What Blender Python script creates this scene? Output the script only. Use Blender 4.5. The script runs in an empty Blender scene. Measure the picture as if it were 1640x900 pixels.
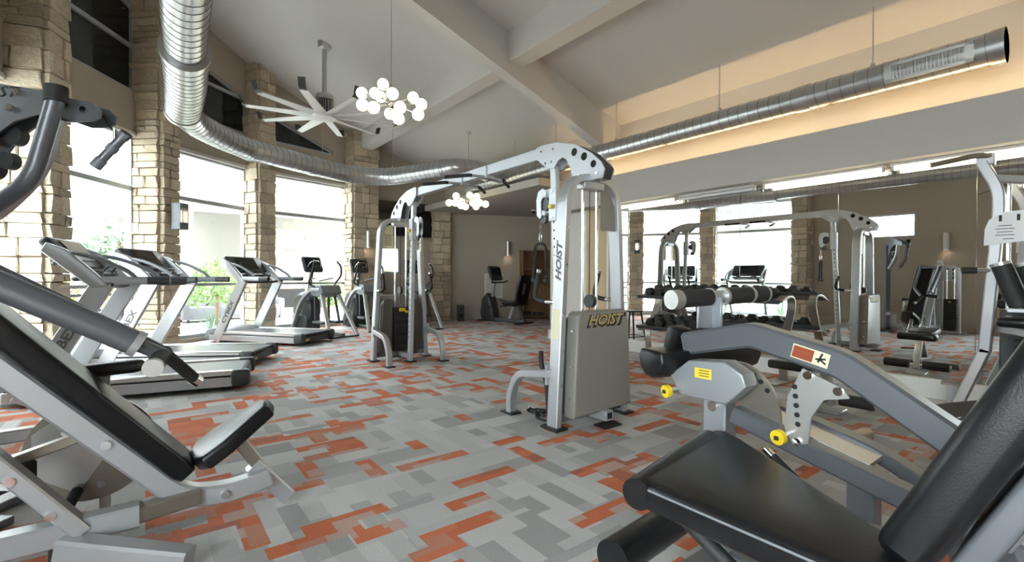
import bpy, bmesh, math, random
from mathutils import Vector, Matrix, Euler

scene = bpy.context.scene
col = scene.collection
rnd = random.Random(7)
PI = math.pi

# ------------------------------------------------------------------ camera
F_PX, PITCH, YAW, ROLL, CAM_H = 764.2, .0082, .656, .004, 1.2
sy_, cy_ = math.sin(YAW), math.cos(YAW)
R0 = Vector((cy_, -sy_, 0)); FW = Vector((sy_*math.cos(PITCH), cy_*math.cos(PITCH), -math.sin(PITCH)))
U0 = R0.cross(FW).normalized()
RV = (math.cos(ROLL)*R0 + math.sin(ROLL)*U0); UV = (math.cos(ROLL)*U0 - math.sin(ROLL)*R0)
cam_d = bpy.data.cameras.new('camera'); cam = bpy.data.objects.new('camera', cam_d); col.objects.link(cam)
cam_d.sensor_width = 36; cam_d.lens = F_PX/1640*36; cam_d.clip_start = .05; cam_d.clip_end = 300
m4 = Matrix((RV, UV, -FW)).transposed().to_4x4(); m4.translation = (0, 0, CAM_H)
cam.matrix_world = m4
scene.camera = cam

# ------------------------------------------------------------------ world, sun, exposure
w = bpy.data.worlds.new('sky'); scene.world = w; w.use_nodes = True
nt = w.node_tree; bg = nt.nodes['Background']
sky = nt.nodes.new('ShaderNodeTexSky'); sky.sky_type = 'HOSEK_WILKIE'; sky.turbidity = 6.0
sky.sun_direction = Vector((.55, -.45, .75)).normalized(); sky.ground_albedo = .5
mixw = nt.nodes.new('ShaderNodeMix'); mixw.data_type = 'RGBA'; mixw.inputs['Factor'].default_value = .7
mixw.inputs['B'].default_value = (.93, .97, 1.0, 1)
nt.links.new(sky.outputs[0], mixw.inputs['A']); nt.links.new(mixw.outputs['Result'], bg.inputs['Color'])
bg.inputs['Strength'].default_value = 7.0
sun_d = bpy.data.lights.new('sun', 'SUN'); sun = bpy.data.objects.new('sun', sun_d); col.objects.link(sun)
sun_d.energy = 5.; sun_d.angle = .01; sun_d.color = (1, .96, .88)
sun.rotation_euler = Vector((.55, -.45, .75)).to_track_quat('Z', 'Y').to_euler()
vs = scene.view_settings
vs.view_transform = 'Standard'; vs.look = 'None'; vs.gamma = 1; vs.use_curve_mapping = False
vs.exposure = 1.9

# ------------------------------------------------------------------ materials
MATS = {}
def mat(name, colr, rough=.5, metal=0., emit=None, estr=0., rand=0., noise=0., nscale=8., bump=0., bscale=60., spec=None, coat=0.):
    if name in MATS: return MATS[name]
    m = bpy.data.materials.new(name); m.use_nodes = True
    t = m.node_tree; b = t.nodes['Principled BSDF']
    b.inputs['Base Color'].default_value = (*colr, 1); b.inputs['Roughness'].default_value = rough
    b.inputs['Metallic'].default_value = metal
    if spec is not None: b.inputs['Specular IOR Level'].default_value = spec
    if coat: b.inputs['Coat Weight'].default_value = coat; b.inputs['Coat Roughness'].default_value = .15
    if emit: b.inputs['Emission Color'].default_value = (*emit, 1); b.inputs['Emission Strength'].default_value = estr
    tc = None
    if noise or bump: tc = t.nodes.new('ShaderNodeTexCoord')
    if rand or noise:
        hs = t.nodes.new('ShaderNodeHueSaturation'); hs.inputs['Color'].default_value = (*colr, 1)
        add = t.nodes.new('ShaderNodeMath'); add.operation = 'ADD'; add.inputs[0].default_value = 1 - rand/2 - noise/2
        src = None
        if rand:
            oi = t.nodes.new('ShaderNodeObjectInfo'); mu = t.nodes.new('ShaderNodeMath'); mu.operation = 'MULTIPLY'
            mu.inputs[1].default_value = rand; t.links.new(oi.outputs['Random'], mu.inputs[0]); src = mu
        if noise:
            no = t.nodes.new('ShaderNodeTexNoise'); no.inputs['Scale'].default_value = nscale; no.inputs['Detail'].default_value = 5
            t.links.new(tc.outputs['Object'], no.inputs['Vector'])
            mn = t.nodes.new('ShaderNodeMath'); mn.operation = 'MULTIPLY'; mn.inputs[1].default_value = noise
            t.links.new(no.outputs['Fac'], mn.inputs[0])
            if src:
                a2 = t.nodes.new('ShaderNodeMath'); a2.operation = 'ADD'; t.links.new(src.outputs[0], a2.inputs[0]); t.links.new(mn.outputs[0], a2.inputs[1]); src = a2
            else: src = mn
        t.links.new(src.outputs[0], add.inputs[1]); t.links.new(add.outputs[0], hs.inputs['Value'])
        t.links.new(hs.outputs['Color'], b.inputs['Base Color'])
    if bump:
        n2 = t.nodes.new('ShaderNodeTexNoise'); n2.inputs['Scale'].default_value = bscale; n2.inputs['Detail'].default_value = 4
        t.links.new(tc.outputs['Object'], n2.inputs['Vector'])
        bp = t.nodes.new('ShaderNodeBump'); bp.inputs['Strength'].default_value = bump; bp.inputs['Distance'].default_value = .02
        t.links.new(n2.outputs['Fac'], bp.inputs['Height']); t.links.new(bp.outputs[0], b.inputs['Normal'])
    MATS[name] = m
    return m

SILVER = mat('silver powder coat', (.46, .47, .49), .34, .55, noise=.06, nscale=3)
DKSILVER = mat('slate grey powder coat', (.15, .16, .178), .34, .5, noise=.08, nscale=4)
MIDGREY = mat('mid grey powder coat', (.30, .315, .335), .38, .4)
PLATE = mat('light grey plate steel', (.55, .57, .61), .4, .35)
DARKSHR = mat('dark taupe shroud', (.085, .08, .072), .4, .2)
TAUPE = mat('taupe shroud plastic', (.25, .235, .21), .45, .2)
BRONZE = mat('bare cut steel', (.33, .30, .26), .35, .85, noise=.15, nscale=5)
CHROME = mat('polished chrome', (.8, .8, .8), .12, 1.)
VINYL = mat('black vinyl', (.006, .0065, .008), .33, 0, bump=.06, bscale=220, spec=.42)
FOAM = mat('black foam rubber', (.016, .016, .017), .65)
RUBBER = mat('black rubber', (.012, .012, .012), .6)
PLASTIC = mat('charcoal plastic', (.035, .037, .042), .42)
GREYPL = mat('grey moulded plastic', (.17, .18, .20), .4)
SCREEN = mat('dark screen', (.012, .013, .016), .12, spec=.6)
TVMAT = mat('television screen', (.008, .008, .009), .1, spec=.6)
HOLE = mat('shadow black', (.006, .006, .007), .8)
YELLOW = mat('yellow plastic', (.72, .52, .02), .4)
YLABEL = mat('yellow warning label', (.75, .55, .05), .5)
WHITELBL = mat('white placard', (.72, .72, .73), .5)
REDLBL = mat('red orange label', (.26, .055, .02), .4)
CREAM = mat('cream label', (.75, .68, .45), .5)
INK = mat('black ink', (.015, .015, .015), .6)
GOLDINK = mat('gold lettering', (.50, .36, .13), .45)
SILVINK = mat('pale lettering', (.62, .64, .66), .4)
DARKINK = mat('dark grey lettering', (.09, .09, .10), .5)
WALL = mat('taupe wall paint', (.42, .37, .305), .75, noise=.05, nscale=1.5, bump=.04, bscale=90)
WALLW = mat('off white wall paint', (.56, .53, .50), .7, noise=.04)
SOFF = mat('greige soffit paint', (.43, .405, .375), .7, noise=.04)
UPWALL = mat('cream wall paint', (.56, .51, .45), .7, noise=.04)
CEIL = mat('ceiling paint', (.58, .56, .535), .8, noise=.04, nscale=.8)
TRIMW = mat('white trim paint', (.66, .64, .61), .45)
BASEB = mat('taupe baseboard paint', (.40, .36, .31), .5)
ALU = mat('window aluminium', (.42, .45, .48), .4, .4)
STONE = mat('limestone block', (.62, .525, .395), .85, rand=.42, noise=.75, nscale=7, bump=.9, bscale=14)
MORTAR = mat('mortar', (.46, .38, .27), .9, bump=.3, bscale=40)
DUCT = mat('galvanised spiral duct', (.50, .51, .52), .3, .85, noise=.25, nscale=6)
DUCTSEAM = mat('galvanised seam', (.24, .24, .25), .35, .9)
BRUSHED = mat('brushed aluminium', (.55, .55, .54), .35, .8)
FANBL = mat('fan blade', (.72, .72, .71), .4, .15)
GLOBE = mat('glowing glass globe', (.9, .85, .7), .3, emit=(1, .86, .55), estr=.8)
TUBE = mat('fluorescent tube', (.9, .88, .8), .4, emit=(1, .86, .58), estr=3.)
COVE = mat('cove led', (.9, .8, .6), .4, emit=(1, .70, .36), estr=12.5)
SCLAMP = mat('sconce lamp', (.9, .8, .6), .4, emit=(1, .70, .48), estr=4.)
WOOD = mat('brown wood', (.20, .115, .055), .5, noise=.4, nscale=12)
DOORW = mat('tan door', (.50, .37, .21), .5, noise=.1)
CONC = mat('pale paving', (.50, .49, .47), .8, noise=.12, nscale=1.2)
STUCCO = mat('white stucco', (.52, .52, .515), .8, noise=.05, nscale=1)
STUCCOB = mat('beige stucco', (.30, .29, .27), .8)
LEAF = mat('green leaf', (.16, .26, .06), .6, rand=.5)
LEAFY = mat('yellow green leaf', (.38, .36, .08), .6, rand=.5)
LEAFB = mat('blue green leaf', (.20, .30, .20), .6, rand=.4)
RATTAN = mat('grey outdoor fabric', (.17, .17, .19), .8)
DKGLASS = mat('dark clerestory glass', (.012, .016, .016), .08, spec=.5)
BELT = mat('running belt', (.05, .055, .065), .32, spec=.5)
ROPE = mat('black rope', (.015, .015, .016), .6)

def glass_mat():
    m = bpy.data.materials.new('window glass'); m.use_nodes = True; t = m.node_tree; t.nodes.clear()
    o = t.nodes.new('ShaderNodeOutputMaterial'); mx = t.nodes.new('ShaderNodeMixShader'); tr = t.nodes.new('ShaderNodeBsdfTransparent')
    gl = t.nodes.new('ShaderNodeBsdfGlossy'); gl.inputs['Roughness'].default_value = .02; lw = t.nodes.new('ShaderNodeLayerWeight'); lw.inputs['Blend'].default_value = .5
    pw = t.nodes.new('ShaderNodeMath'); pw.operation = 'POWER'; pw.inputs[1].default_value = 4.; t.links.new(lw.outputs['Facing'], pw.inputs[0])
    fr = t.nodes.new('ShaderNodeMath'); fr.operation = 'MULTIPLY_ADD'; fr.inputs[1].default_value = .5; fr.inputs[2].default_value = .03; t.links.new(pw.outputs[0], fr.inputs[0])
    tr.inputs['Color'].default_value = (.93, .96, .95, 1)
    t.links.new(fr.outputs[0], mx.inputs[0]); t.links.new(tr.outputs[0], mx.inputs[1]); t.links.new(gl.outputs[0], mx.inputs[2]); t.links.new(mx.outputs[0], o.inputs[0])
    return m
GLASS = glass_mat()
MIRROR = mat('mirror silver', (.86, .88, .87), .0, 1.)

def carpet_mat():
    m = bpy.data.materials.new('patchwork carpet'); m.use_nodes = True; t = m.node_tree; b = t.nodes['Principled BSDF']
    b.inputs['Roughness'].default_value = .85; b.inputs['Specular IOR Level'].default_value = .25
    L = t.links.new; tc = t.nodes.new('ShaderNodeTexCoord')
    def brick(wd, ht, rot, off, sc=1., frq=2, o=.5):
        mp = t.nodes.new('ShaderNodeMapping'); mp.inputs['Rotation'].default_value = (0, 0, rot); mp.inputs['Location'].default_value = (off, off*.37, 0)
        L(tc.outputs['Object'], mp.inputs['Vector'])
        br = t.nodes.new('ShaderNodeTexBrick'); br.inputs['Scale'].default_value = sc*1.5; br.inputs['Mortar Size'].default_value = 0
        br.inputs['Brick Width'].default_value = wd; br.inputs['Row Height'].default_value = ht
        br.inputs['Color1'].default_value = (0, 0, 0, 1); br.inputs['Color2'].default_value = (1, 1, 1, 1)
        br.offset = o; br.offset_frequency = frq; br.squash = .6; br.squash_frequency = 3
        L(mp.outputs[0], br.inputs['Vector']); return br.outputs['Color']
    def ramp(src, stops):
        r = t.nodes.new('ShaderNodeValToRGB'); r.color_ramp.interpolation = 'CONSTANT'
        e = r.color_ramp.elements
        while len(e) < len(stops): e.new(.5)
        for i, (p, c) in enumerate(stops): e[i].position = p; e[i].color = (*c, 1)
        L(src, r.inputs[0]); return r.outputs[0]
    def mixc(f, a, c, mode='MIX'):
        x = t.nodes.new('ShaderNodeMix'); x.data_type = 'RGBA'; x.blend_type = mode
        if hasattr(f, 'node'): L(f, x.inputs['Factor'])
        else: x.inputs['Factor'].default_value = f
        L(a, x.inputs['A']); L(c, x.inputs['B']); return x.outputs['Result']
    g = lambda v: (v, v*.985, v*.975)
    base = ramp(brick(.62, .31, 0, .0), [(0, g(.37)), (.22, g(.43)), (.42, g(.32)), (.58, g(.47)), (.75, g(.40)), (.9, g(.28))])
    b2 = ramp(brick(.46, .155, PI/2, 3.3, o=.37), [(0, g(.45)), (.3, g(.35)), (.5, g(.42)), (.72, g(.30)), (.85, g(.48))])
    sel = ramp(brick(.93, .62, 0, 7.1), [(0, (0, 0, 0)), (.55, (1, 1, 1))])
    grey = mixc(sel, base, b2)
    orA = ramp(brick(.31, .155, 0, 1.7, o=.3), [(0, (.47, .13, .06)), (.35, (.42, .19, .125)), (.52, (.50, .15, .07)), (.72, (.42, .28, .235)), (.9, (.33, .12, .075))])
    s1 = ramp(brick(.62, .155, 0, 5.2, o=.42), [(0, (0, 0, 0)), (.83, (1, 1, 1))])
    s2 = ramp(brick(.46, .155, PI/2, 9.4, o=.3), [(0, (0, 0, 0)), (.86, (1, 1, 1))])
    s3 = ramp(brick(1.24, .31, PI/2, 2.4, o=.3), [(0, (0, 0, 0)), (.94, (1, 1, 1))])
    c = mixc(s1, grey, orA); c = mixc(s2, c, orA); c = mixc(s3, c, orA)
    no = t.nodes.new('ShaderNodeTexNoise'); no.inputs['Scale'].default_value = 140; no.inputs['Detail'].default_value = 3; L(tc.outputs['Object'], no.inputs['Vector'])
    wv = t.nodes.new('ShaderNodeTexWave'); wv.inputs['Scale'].default_value = 26; wv.bands_direction = 'Y'; wv.inputs['Distortion'].default_value = .3; L(tc.outputs['Object'], wv.inputs['Vector'])
    hs = t.nodes.new('ShaderNodeHueSaturation'); L(c, hs.inputs['Color'])
    ma = t.nodes.new('ShaderNodeMath'); ma.operation = 'MULTIPLY_ADD'; ma.inputs[1].default_value = .55; ma.inputs[2].default_value = .68; L(no.outputs['Fac'], ma.inputs[0])
    mb = t.nodes.new('ShaderNodeMath'); mb.operation = 'MULTIPLY_ADD'; mb.inputs[1].default_value = .10; L(wv.outputs['Fac'], mb.inputs[0]); L(ma.outputs[0], mb.inputs[2])
    L(mb.outputs[0], hs.inputs['Value']); L(hs.outputs[0], b.inputs['Base Color'])
    bp = t.nodes.new('ShaderNodeBump'); bp.inputs['Strength'].default_value = .25; bp.inputs['Distance'].default_value = .01; L(no.outputs['Fac'], bp.inputs['Height']); L(bp.outputs[0], b.inputs['Normal'])
    return m
CARPET = carpet_mat()

# ------------------------------------------------------------------ geometry helpers
def V(*a): return Vector(a[0]) if len(a) == 1 else Vector(a)
def fillet(pts, r, k=5):
    pts = [V(p) for p in pts]
    if r <= 0 or len(pts) < 3: return pts
    out = [pts[0]]
    for i in range(1, len(pts)-1):
        a, b, c = pts[i-1], pts[i], pts[i+1]
        d1 = (a-b); d2 = (c-b); q = min(r, d1.length*.49, d2.length*.49)
        p0 = b + d1.normalized()*q; p2 = b + d2.normalized()*q
        for j in range(k+1):
            u = j/k; out.append(p0*(1-u)**2 + b*2*u*(1-u) + p2*u*u)
    out.append(pts[-1]); return out

class MB:
    def __init__(self): self.bm = bmesh.new()
    def _merge(self, bm2):
        me = bpy.data.meshes.new('tmp'); bm2.to_mesh(me); bm2.free(); self.bm.from_mesh(me); bpy.data.meshes.remove(me); return self
    def box(self, c, s, rot=None, bev=0., seg=1):
        b = bmesh.new(); bmesh.ops.create_cube(b, size=1)
        M = Matrix.Translation(V(c))
        if rot is not None: M = M @ (rot.to_4x4() if isinstance(rot, Matrix) else Euler(rot).to_matrix().to_4x4())
        bmesh.ops.transform(b, matrix=Matrix.Diagonal((*s, 1)), verts=b.verts)
        if bev: bmesh.ops.bevel(b, geom=b.edges[:], offset=bev, segments=seg, affect='EDGES', profile=.5)
        bmesh.ops.transform(b, matrix=M, verts=b.verts); return self._merge(b)
    def box2(self, lo, hi, bev=0., seg=1):
        return self.box([(a+b)/2 for a, b in zip(lo, hi)], [abs(b-a) for a, b in zip(lo, hi)], None, bev, seg)
    def hexa(self, v8):
        vs_ = [self.bm.verts.new(v) for v in v8]
        for f in ((0, 3, 2, 1), (4, 5, 6, 7), (0, 1, 5, 4), (1, 2, 6, 5), (2, 3, 7, 6), (3, 0, 4, 7)): self.bm.faces.new([vs_[i] for i in f])
        return self
    def sweep(self, pts, prof, up=(0, 0, 1), caps=True, radii=None):
        pts = [V(p) for p in pts]; n = len(pts); up = V(up); rings = []; prev = None
        for i, p in enumerate(pts):
            if i == 0: t = pts[1]-p
            elif i == n-1: t = p-pts[i-1]
            else: t = (pts[i+1]-p).normalized() + (p-pts[i-1]).normalized()
            t.normalize()
            if prev is None:
                s = t.cross(up)
                if s.length < 1e-3: s = t.cross(Vector((0, 1, 0)))
            else:
                s = prev - t*prev.dot(t)
            s.normalize(); prev = s; q = s.cross(t).normalized()
            k = radii[i] if radii else 1.
            rings.append([self.bm.verts.new(p + s*a*k + q*b*k) for a, b in prof])
        m = len(prof)
        for i in range(n-1):
            for j in range(m):
                self.bm.faces.new((rings[i][j], rings[i][(j+1) % m], rings[i+1][(j+1) % m], rings[i+1][j]))
        if caps: self.bm.faces.new(rings[0][::-1]); self.bm.faces.new(rings[-1])
        return self
    def tube(self, pts, r, n=12, fil=0., k=5, radii=None):
        pf = [(r*math.cos(2*PI*i/n), r*math.sin(2*PI*i/n)) for i in range(n)]
        return self.sweep(fillet(pts, fil, k), pf, radii=radii)
    def bar(self, pts, w_, h_, up=(0, 0, 1), fil=0., k=5, ch=.12):
        a, b = w_/2, h_/2; c = ch*min(w_, h_)
        pf = [(-a+c, -b), (a-c, -b), (a, -b+c), (a, b-c), (a-c, b), (-a+c, b), (-a, b-c), (-a, -b+c)]
        return self.sweep(fillet(pts, fil, k), pf, up=up)
    def prism(self, poly, th, M=None, bev=0.):
        """poly: 2D (x,y) in the local plane, extruded +-th/2 along local z, then placed by M"""
        b = bmesh.new(); v0 = [b.verts.new((x, y, -th/2)) for x, y in poly]; v1 = [b.verts.new((x, y, th/2)) for x, y in poly]
        n = len(poly)
        b.faces.new(v0[::-1]); b.faces.new(v1)
        for i in range(n): b.faces.new((v0[i], v0[(i+1) % n], v1[(i+1) % n], v1[i]))
        bmesh.ops.recalc_face_normals(b, faces=b.faces)
        if bev:
            es = [e for e in b.edges if abs(e.verts[0].co.z-e.verts[1].co.z) < 1e-6]
            bmesh.ops.bevel(b, geom=es, offset=bev, segments=3, affect='EDGES', profile=.5)
        if M is not None: bmesh.ops.transform(b, matrix=M, verts=b.verts)
        return self._merge(b)
    def sphere(self, c, r, sc=(1, 1, 1), n=14):
        b = bmesh.new(); bmesh.ops.create_uvsphere(b, u_segments=n, v_segments=max(6, n*2//3), radius=r)
        bmesh.ops.transform(b, matrix=Matrix.Translation(V(c)) @ Matrix.Diagonal((*sc, 1)), verts=b.verts); return self._merge(b)
    def cyl(self, p0, p1, r, n=16, r2=None):
        p0, p1 = V(p0), V(p1); r2 = r if r2 is None else r2
        pf = [(math.cos(2*PI*i/n), math.sin(2*PI*i/n)) for i in range(n)]
        return self.sweep([p0, p1], pf, radii=[r, r2])
    def lathe(self, prof, c=(0, 0, 0), n=20, M=None):
        b = bmesh.new(); rings = []
        for r, z in prof: rings.append([b.verts.new((r*math.cos(2*PI*i/n), r*math.sin(2*PI*i/n), z)) for i in range(n)])
        for i in range(len(prof)-1):
            for j in range(n): b.faces.new((rings[i][j], rings[i][(j+1) % n], rings[i+1][(j+1) % n], rings[i+1][j]))
        b.faces.new(rings[0][::-1]); b.faces.new(rings[-1])
        bmesh.ops.transform(b, matrix=Matrix.Translation(V(c)) @ (M or Matrix()), verts=b.verts); return self._merge(b)
    def quad(self, a, b, c, d):
        self.bm.faces.new([self.bm.verts.new(x) for x in (a, b, c, d)]); return self
    def mesh(self, name, m):
        bmesh.ops.recalc_face_normals(self.bm, faces=self.bm.faces)
        me = bpy.data.meshes.new(name); self.bm.to_mesh(me); self.bm.free()
        me.materials.append(m)
        me.polygons.foreach_set('use_smooth', [True]*len(me.polygons)); me.set_sharp_from_angle(angle=math.radians(38))
        return me
    def build(self, name, m, parent=None, loc=None, rot=None):
        return link(name, self.mesh(name, m), parent, loc, rot)

def link(name, data, parent=None, loc=None, rot=None):
    o = bpy.data.objects.new(name, data); col.objects.link(o)
    if parent is not None: o.parent = parent
    if loc is not None: o.location = loc
    if rot is not None: o.rotation_euler = rot
    return o
def tag(o, label=None, cat=None, group=None, kind=None):
    if label: o['label'] = label
    if cat: o['category'] = cat
    if group: o['group'] = group
    if kind: o['kind'] = kind
    return o
def thing(name, label, cat, loc=(0, 0, 0), rz=0., group=None):
    o = bpy.data.objects.new(name, None); col.objects.link(o); o.location = loc; o.rotation_euler = (0, 0, rz)
    o.empty_display_size = .1
    return tag(o, label, cat, group)
def struct(o): o['kind'] = 'structure'; return o
def copy_tree(o, parent=None):
    c = o.copy(); col.objects.link(c); c.parent = parent
    for ch in list(o.children): copy_tree(ch, c)
    return c
def frameM(o, x, y):
    """matrix with local x,y axes given (world directions), z = x cross y"""
    x = V(x).normalized(); y = V(y); y = (y - x*y.dot(x)).normalized(); z = x.cross(y)
    M = Matrix((x, y, z)).transposed().to_4x4(); M.translation = V(o); return M
def text(name, s, size, m, M, parent, shear=0., ext=.0008, off=0., sx=1., align='CENTER'):
    cu = bpy.data.curves.new('txt', 'FONT'); cu.body = s; cu.size = size; cu.shear = shear; cu.extrude = ext; cu.offset = off
    cu.align_x = align; cu.align_y = 'CENTER'; cu.resolution_u = 2
    ob = bpy.data.objects.new('txt', cu); col.objects.link(ob)
    dg = bpy.context.evaluated_depsgraph_get(); me = bpy.data.meshes.new_from_object(ob.evaluated_get(dg))
    bpy.data.objects.remove(ob); bpy.data.curves.remove(cu)
    me.transform(M @ Matrix.Diagonal((sx, 1, 1, 1))); me.materials.clear(); me.materials.append(m)
    return link(name, me, parent)

# ------------------------------------------------------------------ room shell
CM1, C0, C1, C2, C3, C4, C5 = (-1.75, 5.53), (-1.21, 7.98), (0., 9.84), (1.83, 11.25), (4.25, 11.9), (6.5, 11.76), (10.6, 10.1)
LW0 = (-2.25, -2.6)
MX = 6.31
def cz(x): return 3.88 + .34*(6.65-x)

MB().prism([LW0, (10.8, -2.8), (10.8, 10.2), (6.5, 12.0), (4.25, 12.15), (1.75, 11.5), (-.15, 10.05), (-1.42, 8.05), (-1.95, 5.53)], .12, Matrix.Translation((0, 0, -.06))).build('floor', CARPET)
struct(bpy.data.objects['floor'])
go = MB().box((-8, 12, -.11), (70, 70, .06)).build('ground', CONC); struct(go)
# sloped ceiling slab
x0, x1, y0, y1 = -3.6, 6.95, -2.9, 13.2
cb = MB().hexa([(x0, y0, cz(x0)), (x1, y0, cz(x1)), (x1, y1, cz(x1)), (x0, y1, cz(x0)), (x0, y0, cz(x0)+.25), (x1, y0, cz(x1)+.25), (x1, y1, cz(x1)+.25), (x0, y1, cz(x0)+.25)])
struct(cb.build('ceiling', CEIL))
def beam_across(name, yb, x0=-2.3, x1=6.65, d=.58, wd=.2):
    b = MB().hexa([(x0, yb, cz(x0)-d), (x1, yb, cz(x1)-d), (x1, yb+wd, cz(x1)-d), (x0, yb+wd, cz(x0)-d), (x0, yb, cz(x0)), (x1, yb, cz(x1)), (x1, yb+wd, cz(x1)), (x0, yb+wd, cz(x0))])
    return struct(b.build(name, CEIL))
beam_across('ceiling_beam', 5.52)
beam_across('ceiling_beam', .2)
MB().box2((4.16, -2.7, 4.30), (4.44, 12.05, cz(4.30)+.05)).build('ceiling_purlin', CEIL); struct(bpy.data.objects['ceiling_purlin'])

class Facet:
    def __init__(s, P, Q):
        s.P = Vector((*P, 0)); s.Q = Vector((*Q, 0)); s.t = (s.Q-s.P).normalized(); s.L = (s.Q-s.P).length; s.n = Vector((-s.t.y, s.t.x, 0))
    def p(s, a, z, o=0.): q = s.P + s.t*a + s.n*o; return (q.x, q.y, z)
    def cz(s, a): return cz((s.P + s.t*a).x)
    def slab(s, b, s0, s1, z0, z1, o0=0., o1=.2, z0b=None, z1b=None):
        z0b = z0 if z0b is None else z0b; z1b = z1 if z1b is None else z1b
        b.hexa([s.p(s0, z0, o0), s.p(s1, z0b, o0), s.p(s1, z0b, o1), s.p(s0, z0, o1), s.p(s0, z1, o0), s.p(s1, z1b, o0), s.p(s1, z1b, o1), s.p(s0, z1, o1)])

win_no = [0]
def window(fc, s0, s1, z0, z1, bars=(), z1b=None, wd=.06, glass=None, tops=None):
    win_no[0] += 1
    z1b = z1 if z1b is None else z1b
    b = MB(); o0, o1 = .05, .13
    fc.slab(b, s0, s1, z0, z0+wd, o0, o1)
    fc.slab(b, s0, s1, z1-wd, z1, o0, o1, z1b-wd, z1b)
    fc.slab(b, s0, s0+wd, z0, z1, o0, o1); fc.slab(b, s1-wd, s1, z0, z1b, o0, o1)
    for zb, tk in bars:
        e = s1
        if z1b < zb < z1: e = s0 + (s1-s0)*(z1-zb)/(z1-z1b)
        fc.slab(b, s0, e, zb-tk/2, zb+tk/2, o0-.01, o1)
    fr = struct(b.build('window_%d' % win_no[0], ALU))
    zs = [z0+wd] + [zb for zb, _ in bars] + [z1]
    if z1b == z1:
        for a, c in zip(zs[:-1], zs[1:]):
            g = MB(); fc.slab(g, s0+wd*.5, s1-wd*.5, a, c, .085, .093); g.build('pane', glass or GLASS, fr)
    else:
        g = MB(); fc.slab(g, s0+wd*.5, s1-wd*.5, z0, z1, .085, .093, z0, z1b); g.build('pane', glass or GLASS, fr)
    return fr

def bay(name, P, Q, clere=True, trim=True):
    f = Facet(P, Q); L = f.L; b = MB(); j = .17
    f.slab(b, -.1, j, 0, f.cz(0)+.1, 0, .2, 0, f.cz(j)+.1); f.slab(b, L-j, L+.1, 0, f.cz(L-j)+.1, 0, .2, 0, f.cz(L)+.1)
    f.slab(b, j, L-j, -.1, .07)
    f.slab(b, j, L-j, 3.42, 4.1)
    top = lambda a: f.cz(a)-.72
    e = L-j
    if top(e) < 4.2: e = j + (L-2*j)*(top(j)-4.2)/(top(j)-top(e))
    f.slab(b, j, e, top(j), f.cz(j)+.1, 0, .2, top(e), f.cz(e)+.1)
    if e < L-j-.01: f.slab(b, e, L-j, 4.1, f.cz(e)+.1, 0, .2, 4.1, f.cz(L-j)+.1)
    struct(b.build(name, WALL))
    window(f, j, L-j, .07, 3.42, ((1.04, .05), (2.58, .07)))
    window(f, j, e, 4.1, top(j), ((4.83, .06),) if top(e) > 4.4 else (), z1b=top(e), glass=DKGLASS, wd=.05)
    # painted casing above the window head
    t_ = MB(); f.slab(t_, j, L-j, 3.40, 3.46, -.02, .05); struct(t_.build('trim_%d' % win_no[0], TRIMW))
    return f
F0 = bay('wall_west', CM1, C0); F1 = bay('wall_northwest', C0, C1); F2 = bay('wall_north', C1, C2); F3 = bay('wall_northeast', C2, C3)

# television wall with a small window, and the wall with the bike
f4 = Facet(C3, C4); b = MB(); L = f4.L
ws0, ws1, wz0, wz1 = .52, 1.13, 1.28, 1.98
f4.slab(b, -.1, ws0, 0, f4.cz(0)+.1, 0, .2, 0, f4.cz(ws0)+.1); f4.slab(b, ws1, L+.1, 0, f4.cz(ws1)+.1, 0, .2, 0, f4.cz(L)+.1)
f4.slab(b, ws0, ws1, 0, wz0); f4.slab(b, ws0, ws1, wz1, f4.cz(ws0)+.1, 0, .2, wz1, f4.cz(ws1)+.1)
struct(b.build('wall_back', WALL))
window(f4, ws0, ws1, wz0, wz1, (), wd=.05)
f5 = Facet(C4, C5); b = MB(); f5.slab(b, 0, f5.L, 0, 4.4); struct(b.build('wall_far_right', WALL))
b = MB(); f4.slab(b, .3, L-.2, 0, .2, -.02, .0); struct(b.build('baseboard_back', BASEB))
b = MB(); f5.slab(b, .3, f5.L, 0, .2, -.02, .0); struct(b.build('baseboard_far_right', BASEB))
# left wall (seen in the mirror) with a high narrow window
fl = Facet(LW0, CM1); b = MB(); L = fl.L
a0, a1, lz0, lz1 = 5.75, 6.82, 2.2, 2.78
fl.slab(b, -.2, .25, 0, cz(-2.2)+.2); fl.slab(b, 1.75, 1.95, 0, cz(-2.2)+.2); fl.slab(b, 3.45, a0, 0, cz(-2.2)+.2)
for s0_, s1_ in ((.25, 1.75), (1.95, 3.45)): fl.slab(b, s0_, s1_, -.1, .07); fl.slab(b, s0_, s1_, 3.42, cz(-2.2)+.2)
fl.slab(b, a1, L, 0, cz(-1.8)+.3); fl.slab(b, a0, a1, 0, lz0); fl.slab(b, a0, a1, lz1, cz(-1.9)+.3)
struct(b.build('wall_left', WALL)); window(fl, a0, a1, lz0, lz1, (), wd=.04)
for s0_, s1_ in ((.25, 1.75), (1.95, 3.45)): window(fl, s0_, s1_, .07, 3.42, ((1.04, .05), (2.58, .07)))  # two unseen windows added so daylight reaches the foreground
b = MB(); fl.slab(b, 3.5, L-.3, 0, .2, -.02, 0); struct(b.build('baseboard_left', BASEB))
# rear wall behind the camera
b = MB().hexa([(-2.5, -2.8, 0), (6.9, -2.8, 0), (6.9, -2.6, 0), (-2.5, -2.6, 0), (-2.5, -2.8, cz(-2.5)+.1), (6.9, -2.8, cz(6.9)+.1), (6.9, -2.6, cz(6.9)+.1), (-2.5, -2.6, cz(-2.5)+.1)])
struct(b.build('wall_rear', WALL))
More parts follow.
